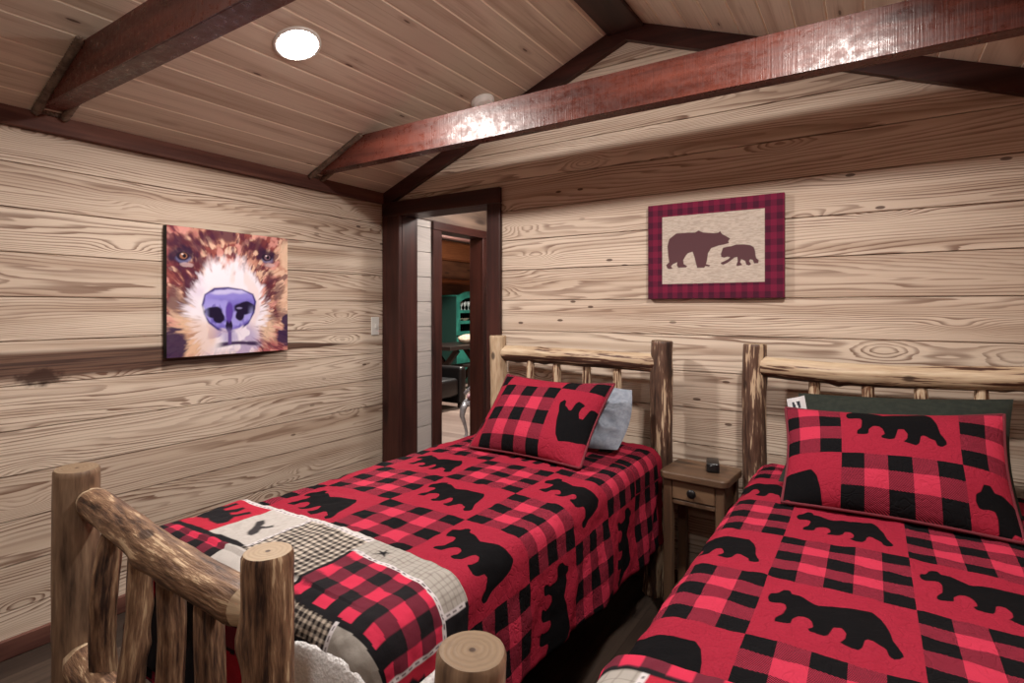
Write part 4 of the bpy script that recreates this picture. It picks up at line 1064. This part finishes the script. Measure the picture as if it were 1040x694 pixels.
def throw_left(U, V):
    # straighten the skew of the throw: its head edge slants slightly
    X = U; Y = V + 0.06*np.clip(U-1.55, 0, 1.2)
    img = np.zeros(X.shape + (3,)) + BLK
    b = lambda x0, x1, y0, y1: (X >= x0) & (X < x1) & (Y >= y0) & (Y < y1)
    pl = plaid(X, Y, 0.046, 1.832, -2.074); pls = plaid(X, Y, 0.05, 1.11, -2.05)
    def setc(mask, c):
        img[mask] = (c[mask] if c.ndim == 3 else c)
    full = np.ones(X.shape + (3,))
    setc(b(0, 1.10, -9, 9), pls)
    setc(b(1.10, 1.357, -2.012, -1.80), full*RED)
    d = poly_sdf(X, Y, TB); img = tmix(sst(0.003, -0.003, d), img, full*BLK)
    lin_n = fbm(X*160, Y*160, 2, 2)
    setc(b(1.357, 1.55, -2.012, -1.80), full*CRM*(0.86+0.28*lin_n[..., None]))
    d = poly_sdf(X, Y, TT); img = tmix(sst(0.003, -0.003, d), img, full*cc(52, 48, 50))
    setc(b(1.555, 1.822, -2.03, -1.80), gingham(X, Y, 0.0205, cc(176, 164, 152), cc(34, 28, 28), 0.5))
    # foot overhang left of the divider: pink and black plaid strip, then cream
    setc(b(1.10, 1.50, -2.16, -2.03), pls); setc(b(1.50, 1.822, -2.16, -2.03), full*CRM)
    setc(b(1.10, 1.822, -9, -2.16), full*RED*0.9); setc(b(1.30, 1.62, -9, -2.2), full*BLK); setc(b(1.62, 1.822, -2.26, -2.16), pls)
    # right of the divider
    setc(b(1.835, 2.235, -2.028, -1.86), pl)
    setc(b(1.835, 2.235, -2.075, -2.028), np.where(((np.floor((X-1.832)/0.046) % 2) == 1)[..., None], BLK, pl))
    setc(b(1.822, 9, -2.075, -2.06), full*BLK)
    setc(b(1.822, 2.03, -2.13, -2.075), gingham(X, Y, 0.0165, cc(170, 156, 142), cc(34, 28, 28), 0.55))
    setc(b(2.03, 2.24, -9, -2.075), full*TAN)
    setc(b(1.822, 2.185, -1.855, 9), gingham(X, Y, 0.016, cc(152, 146, 139), cc(122, 114, 108), 0.2))
    setc(b(2.185, 2.32, -1.855, 9), full*BLK)
    setc(b(2.245, 9, -2.075, -1.86), full*RED)
    for px, py, s in ((1.905, -1.822, 0.02), ):
        d = poly_sdf(X, Y, [(px-s, py-s), (px-s*0.2, py-s*0.3), (px-s*0.9, py+s*0.1), (px, py+s*0.2), (px-s*0.2, py+s), (px+s*0.3, py+s*0.4), (px+s, py+s*0.8), (px+s*0.6, py), (px+s*1.1, py-s*0.6), (px+s*0.2, py-s*0.4)])
        img = tmix(sst(0.002, -0.002, d), img, full*BLK)
    d = poly_sdf(X, Y, [(2.27, -1.99), (2.262, -1.965), (2.28, -1.945), (2.275, -1.925), (2.30, -1.915), (2.32, -1.93), (2.33, -1.97), (2.30, -1.98)])
    img = tmix(sst(0.003, -0.003, d), img, full*BLK)
    d = poly_sdf(X, Y, [(2.07, -2.20), (2.075, -2.165), (2.10, -2.145), (2.125, -2.15), (2.13, -2.17), (2.11, -2.175), (2.105, -2.20)])
    img = tmix(sst(0.003, -0.003, d), img, full*BLK)
    for m_, dd, al in ((b(1.09, 1.83, -9, 9), Y+1.797, X), (b(1.09, 1.105, -2.02, -1.79), X-1.100, Y), (b(1.54, 1.56, -2.02, -1.79), X-1.5525, Y),
                       (b(1.83, 2.26, -9, 9), Y+1.86, X), (b(2.22, 2.26, -2.07, -1.86), X-2.24, Y), (b(2.17, 2.2, -1.86, -1.78), X-2.187, Y), (b(2.01, 2.05, -2.2, -2.07), X-2.03, Y)):
        i2 = lace(img, dd, al); img = np.where(m_[..., None], i2, img)
    setc((Y > -1.79) & (X > 1.0) & (X < 1.83), full*cc(180, 173, 170))
    return img
def throw_right(U, V):
    X, Y = U, V; img = np.zeros(X.shape + (3,)) + BLK; full = np.ones(X.shape + (3,))
    b = lambda x0, x1, y0, y1: (X >= x0) & (X < x1) & (Y >= y0) & (Y < y1)
    def setc(mask, c): img[mask] = (c[mask] if c.ndim == 3 else c)
    setc(b(0, 9, -1.905, 9), plaid(X, Y, 0.047, 2.50, -1.90))
    setc(b(0, 2.655, -2.4, -1.918), gingham(X, Y, 0.016, cc(152, 146, 139), cc(122, 114, 108), 0.2))
    setc(b(2.655, 2.86, -2.4, -1.918), full*RED)
    setc(b(2.86, 3.1, -2.4, -1.918), full*CRM); setc(b(3.1, 9, -2.4, -1.918), plaid(X, Y, 0.047, 3.1, -2.4))
    d = poly_sdf(X, Y, [(2.70, -2.06), (2.69, -2.0), (2.73, -1.95), (2.80, -1.94), (2.83, -1.97), (2.82, -2.06)]); img = tmix(sst(0.003, -0.003, d), img, full*BLK)
    for m_, dd, al in ((b(2.63, 2.68, -2.4, -1.918), X-2.655, Y), (b(2.84, 2.88, -2.4, -1.918), X-2.86, Y)):
        i2 = lace(img, dd, al, 0.014); img = np.where(m_[..., None], i2, img)
    return img
def slant(U, V):
    V = -1.785 + (V+1.785)*(1.0 - 0.38*sst(1.80, 1.88, U))
    return U, V - 0.035*np.clip(U-1.55, 0, 1.2)*sst(-2.3, -1.8, V)
tL = bed_cloth('throw_blanket', drL, 0.98, 2.285, -2.42, -1.785, 0.0042, 0.020, M_throw, 'patchwork bear throw with white fleece lining over the foot of the left bed', 'blanket', 'patchwork throws', None, 1, 0.010, colf=throw_left, hem=slant)
# lining shows past the patchwork at the side and foot as a thick rolled hem
def sherpa(dr, u0, u1, v0, v1, parent, seed, step=0.008):
    nu = int((u1-u0)/step)+1; nv = int((v1-v0)/step)+1
    U, V = np.meshgrid(np.linspace(u0, u1, nu), np.linspace(v0, v1, nv))
    ex1, ey, ex0 = dr.ex1, dr.ey, dr.ex0
    du = np.maximum(np.maximum(U-ex1, ex0-U), 0); dv = np.maximum(ey-V, 0); dd = np.hypot(du, dv)
    edge = np.maximum(sst(2.255, 2.31, U), sst(-2.125, -2.18, V))
    off = 0.009 + edge*(0.018 + 0.006*(fbm(U*14, V*14, seed, 2)-0.5)*2)
    P = dr.pos(U, V, 0.0, seed=1)
    P0 = dr.pos(U, V, 0.05, seed=1)
    dirn = (P0-P)/0.05
    fl = (fbm(U*45, V*45, seed+5, 2)-0.5)*0.008*edge
    A_ = P + dirn*(off+fl)[..., None]; Bk = P + dirn*0.004
    n = nu*nv; F = grid_faces(nu, nv)
    border = list(range(nu)) + [j*nu+nu-1 for j in range(1, nv)] + [(nv-1)*nu+i for i in range(nu-2, -1, -1)] + [j*nu for j in range(nv-2, 0, -1)]
    Fb = [[border[i], border[(i+1) % len(border)], border[(i+1) % len(border)]+n, border[i]+n][::-1] for i in range(len(border))]
    return Geo().add(np.concatenate([A_.reshape(-1, 3), Bk.reshape(-1, 3)]), F + [[q+n for q in f[::-1]] for f in F] + Fb).build('sherpa_lining', M_sherpa, parent)
sherpa(drL, 1.87, 2.46, -2.40, -1.80, tL, 4)
tR = bed_cloth('throw_blanket', drR, 2.42, 3.72, -2.20, -1.868, 0.0045, 0.020, M_throw, 'patchwork throw at the foot of the right-hand bed, at the bottom edge', 'blanket', 'patchwork throws', None, 5, 0.010, colf=throw_right)

# ------------------------------------------------------------------ pillows
def pillow_grid(BL, BR, TL, TR, thick, nx, ny, front, pinch=0.025, wr=0.0, seed=0, back=0.5, sag=0.0):
    a, b = np.meshgrid(np.linspace(0, 1, nx), np.linspace(0, 1, ny))
    BL, BR, TL, TR = map(np.array, (BL, BR, TL, TR))
    # mid edges pull inwards, corners stay out
    pa = a + pinch*2*(0.5-a)*np.sin(PI*b); pb = b + pinch*2*(0.5-b)*np.sin(PI*a)
    P = (BL*(1-pa)[..., None]+BR*pa[..., None])*(1-pb)[..., None] + (TL*(1-pa)[..., None]+TR*pa[..., None])*pb[..., None]
    n = np.cross(BR-BL, TL-BL); n = n/np.linalg.norm(n)
    prof = np.clip((1-np.abs(2*a-1)**2.6), 0, 1)**0.62 * np.clip((1-np.abs(2*b-1)**2.6), 0, 1)**0.62
    w = (fbm(a*3.5, b*3.5, seed, 3)-0.5)*2*wr*prof
    if wr > 0.03: w = w + wr*1.1*prof**0.35*(1-np.abs(2*b-1)**6)*(1-np.abs(2*a-1)**12)*((1-np.abs(2*fbm(a*5+b*2, b*2.5-a, seed+50, 2)-1))**3 - 0.5)
    h = thick*prof + w
    sgn = 1.0 if front else -back
    P = P + n*(h*sgn)[..., None]
    if sag: P[..., 2] -= sag*np.sin(PI*a)*b
    return a, b, P
def sham(BL, BR, TL, TR, thick, W, Hh, uvf, label, seed):
    nx, ny = 96, 72
    R = None; G = Geo(); n = nx*ny
    a, b, P = pillow_grid(BL, BR, TL, TR, thick, nx, ny, True, wr=0.012, seed=seed, sag=0.012)
    a, b, Q = pillow_grid(BL, BR, TL, TR, thick, nx, ny, False, wr=0.0, seed=seed, back=0.55, sag=0.012)
    u, v = uvf(a*W, b*Hh); be = bear_attr(u, v)
    uv = np.stack([u, v], -1).reshape(-1, 2)
    G.add(P.reshape(-1, 3), grid_faces(nx, ny), 0, True, uv=uv, bear=be.reshape(-1, 1))
    G.add(Q.reshape(-1, 3), grid_faces(nx, ny, flip=True), 0, True, uv=uv+0.5, bear=np.full((n, 1), 0.06))
    o = G.build('pillow_sham', M_quilt); tag(o, label, 'pillow', 'bear quilt pillow shams')
    e = [P[0, i] for i in range(0, nx, 2)] + [P[j, nx-1] for j in range(1, ny, 2)] + [P[ny-1, i] for i in range(nx-2, -1, -2)] + [P[j, 0] for j in range(ny-2, 0, -2)]
    V, F = tube(e, 0.0055, 8, closed=True); Geo().add(V, F).build('piping', M_pipe, o)
    return o
Bk = 0.305
# left sham is upside down, so its bear hangs feet up
uvPL = lambda s_, h_: (-(s_-0.392)/0.335, -(h_-0.352)/0.365)
sham((1.385, -0.785, 0.785), (1.99, -0.82, 0.785), (1.398, -0.47, 1.10), (1.98, -0.43, 1.09), 0.085, 0.60, 0.44, uvPL, 'red bear sham pillow with a dark piped edge, leaning in front of the grey pillow', 3)
uvPR = lambda s_, h_: ((s_-0.170)/0.325, (h_-0.182)/0.30 + 1.0)
sham((2.742, -0.80, 0.785), (3.365, -0.80, 0.785), (2.715, -0.47, 1.055), (3.375, -0.43, 1.09), 0.085, 0.61, 0.43, uvPR, 'red bear sham pillow leaning in front of the dark green pillow', 4)
def plain_pillow(name, BL, BR, TL, TR, thick, mat, label, wr, seed, back=0.7, pinch=0.03):
    nx, ny = 80, 60; G = Geo()
    a, b, P = pillow_grid(BL, BR, TL, TR, thick, nx, ny, True, wr=wr, seed=seed, pinch=pinch)
    a, b, Q = pillow_grid(BL, BR, TL, TR, thick, nx, ny, False, wr=wr, seed=seed+9, back=back, pinch=pinch)
    fold = 0.0
    G.add(P.reshape(-1, 3), grid_faces(nx, ny)); G.add(Q.reshape(-1, 3), grid_faces(nx, ny, flip=True))
    o = G.build(name, mat); tag(o, label, 'pillow'); return o, P
gpil, _ = plain_pillow('pillow', (1.50, -0.53, 0.806), (2.035, -0.53, 0.806), (1.50, -0.285, 1.02), (2.01, -0.285, 1.045), 0.065, M_grey, 'crumpled pale grey pillow slip behind the sham nearer the doorway', 0.045, 31, pinch=-0.05)
dpil, PG = plain_pillow('pillow', (2.70, -0.56, 0.785), (3.40, -0.56, 0.785), (2.745, -0.30, 1.095), (3.425, -0.27, 1.125), 0.06, M_green, 'dark green pillow behind the sham on the right-hand bed', 0.012, 41)

# ------------------------------------------------------------------ nightstand
NSR = math.radians(-4.0); NSO = Vector((2.337, -0.262, 0))
NS = thing('nightstand', NSO[:], 'narrow rustic wooden nightstand standing between the two beds', 'nightstand')
MN = Matrix.Translation(NSO) @ Matrix.Rotation(NSR, 4, 'Z')
def nbox(name, lo, hi, axis, mat, ch=0.004, seg=1, off=0.0, parent=None):
    return gbox(Geo(), lo, hi, axis, ch, seg=seg, off=off, M=MN).build(name, mat, parent or NS)
def ns_top():
    # rounded-corner top
    w, d, r = 0.154, 0.132, 0.03; m = 8; out = []
    for cx_, cy_, a0 in ((w-r, d-r, 0), (-w+r, d-r, PI/2), (-w+r, -d+r, PI), (w-r, -d+r, 1.5*PI)):
        for k in range(m+1):
            a = a0 + PI/2*k/m; out.append((cx_+r*math.cos(a), cy_+r*math.sin(a)))
    n = len(out); V = []; 
    for z, k in ((0.668, 0.985), (0.673, 1.0), (0.695, 1.0), (0.700, 0.98)):
        V += [(x*k, y*k, z) for x, y in out]
    F = grid_faces(n, 4, True); F.append(list(range(n))[::-1]); F.append([3*n+i for i in range(n)])
    V = np.array(V); g = gp(V, 'x'); W = np.array([(MN @ Vector(v))[:] for v in V])
    Geo().add(W, F, 0, False, gpos=g).build('tabletop', M_stand, NS)
ns_top()
for sx in (-1, 1):
    for sy in (-1, 1):
        x, y = sx*0.118, sy*0.092; nbox('leg', (x-0.02, y-0.02, 0.0), (x+0.02, y+0.02, 0.668), 'z', M_stand, 0.003, off=sx*2+sy)
nbox('apron', (-0.098, 0.082, 0.55), (0.098, 0.102, 0.668), 'x', M_stand)
for sx in (-1, 1): nbox('apron', (sx*0.118-0.01, -0.072, 0.55), (sx*0.118+0.01, 0.072, 0.668), 'y', M_stand)
nbox('drawer_rail', (-0.098, -0.108, 0.553), (0.098, -0.08, 0.575), 'x', M_stand)
dr_ = nbox('drawer', (-0.096, -0.112, 0.578), (0.096, -0.08, 0.664), 'x', M_stand_d)
kc_ = MN @ Vector((0, -0.112, 0.62)); kd = (MN.to_3x3() @ Vector((0, -1, 0)))
V, F = lathe([(0.009, 0.0), (0.008, 0.012), (0.018, 0.016), (0.021, 0.022), (0.018, 0.028), (0.006, 0.030)], 24, kc_, kd)
ORG[dr_.name] = ORG[NS.name]
Geo().add(V, F).build('knob', M_iron, dr_)
nbox('shelf', (-0.118, -0.09, 0.12), (0.118, 0.09, 0.14), 'x', M_stand)
# black pocket gadget lying on the nightstand
SPK = thing('remote_control', (2.36, -0.25, 0.70), 'small black block-shaped gadget on the nightstand top', 'gadget')
MS = Matrix.Translation((2.384, -0.24, 0.7225)) @ Matrix.Rotation(math.radians(14), 4, 'Z')
gbox(Geo(), (-0.028, -0.056, -0.0215), (0.028, 0.056, 0.0215), 'y', 0.007, seg=3, M=MS, smooth=True).build('casing', M_black, SPK)
V, F = lathe([(0.017, 0.0), (0.017, 0.003), (0.012, 0.004)], 20, MS @ Vector((0, -0.0555, 0)), MS.to_3x3() @ Vector((0, -1, 0)))
Geo().add(V, F).build('end_cap', M_black, SPK)

# white pillow tag
p = PG[56, 2]; 
def cloth_tag():
    base = np.array([2.711, -0.37, 1.080]); ex = np.array([0.064, 0.0, 0.020]); ey = np.array([0.010, -0.01, -0.055])
    n = 24; a, b = np.meshgrid(np.linspace(0, 1, n), np.linspace(0, 1, n))
    P = base + ex*a[..., None] + ey*b[..., None]; P[..., 1] -= 0.012*np.sin(PI*a)*1.0 + 0.03
    img = np.zeros((n, n, 3)) + cc(206, 204, 206)
    mk = ((a > 0.3) & (a < 0.72) & (b > 0.3) & (b < 0.75) & (np.abs(a-0.5-(b-0.5)*0.2) > 0.06)).astype(float)
    img = tmix(mk, img, np.ones((n, n, 3))*cc(50, 50, 58))
    n_ = n*n; F = grid_faces(n, n); V = P.reshape(-1, 3); V2 = V + np.array([0, 0.0012, 0])
    Geo().add(np.concatenate([V, V2]), F + [[q+n_ for q in f[::-1]] for f in F], 0, True, col=np.concatenate([img.reshape(-1, 3)]*2)).build('care_tag', M_throw, dpil)
cloth_tag()

# ------------------------------------------------------------------ unseen lamps added to brighten the rooms beyond
def fill_lamp(name, x, y, z, r, power, label, col=(1.0, 0.86, 0.7)):
    R = thing(name, (x, y, z), label, 'ceiling light')
    V, F = lathe([(r*0.5, 0.0), (r, -0.012), (r, -0.05), (r*0.8, -0.075), (r*0.3, -0.085)], 32, (x, y, z)); Geo().add(V, [f[::-1] for f in F]).build('unseen_fill_shade', M_led, R)
    L = bpy.data.lights.new('fill_glow', 'AREA'); L.shape = 'DISK'; L.size = r*1.8; L.energy = power; L.color = col
    lo = bpy.data.objects.new('fill_glow', L); COL.objects.link(lo); lo.parent = R; lo.location = (0, 0, -0.1)
fill_lamp('unseen_fill_light', 0.75, 0.6, 2.4, 0.13, 4.5, 'unseen fill light added in the hall outside the bedroom', (1, 0.93, 0.86))
fill_lamp('unseen_fill_light', -0.35, 1.0, 3.3, 0.15, 100, 'unseen fill light added just outside the second doorway', (1, 0.94, 0.86))
fill_lamp('unseen_far_light', -2.0, 4.3, 3.3, 0.2, 300, 'unseen fill light added in the room with the teal hutch', (1, 0.92, 0.82))

# ------------------------------------------------------------------ camera, world, colour
cam = bpy.data.cameras.new('camera'); co = bpy.data.objects.new('camera', cam); COL.objects.link(co)
co.location = (3.0, -2.895, 1.45); co.rotation_euler = (PI/2, 0, math.radians(33))
cam.sensor_fit = 'HORIZONTAL'; cam.sensor_width = 36; cam.lens = 562/1040*36; cam.shift_y = -34/1040
cam.clip_start = 0.02
scn.camera = co
w = bpy.data.worlds.new('world'); scn.world = w; w.use_nodes = True
w.node_tree.nodes['Background'].inputs[0].default_value = (0.5, 0.5, 0.55, 1); w.node_tree.nodes['Background'].inputs[1].default_value = 0.0
scn.view_settings.view_transform = 'Standard'; scn.view_settings.look = 'None'
scn.view_settings.gamma = 1.0; scn.view_settings.exposure = 0.0; scn.view_settings.use_curve_mapping = False
try:
    scn.cycles.use_denoising = True; scn.cycles.max_bounces = 8; scn.cycles.diffuse_bounces = 6
except Exception: pass
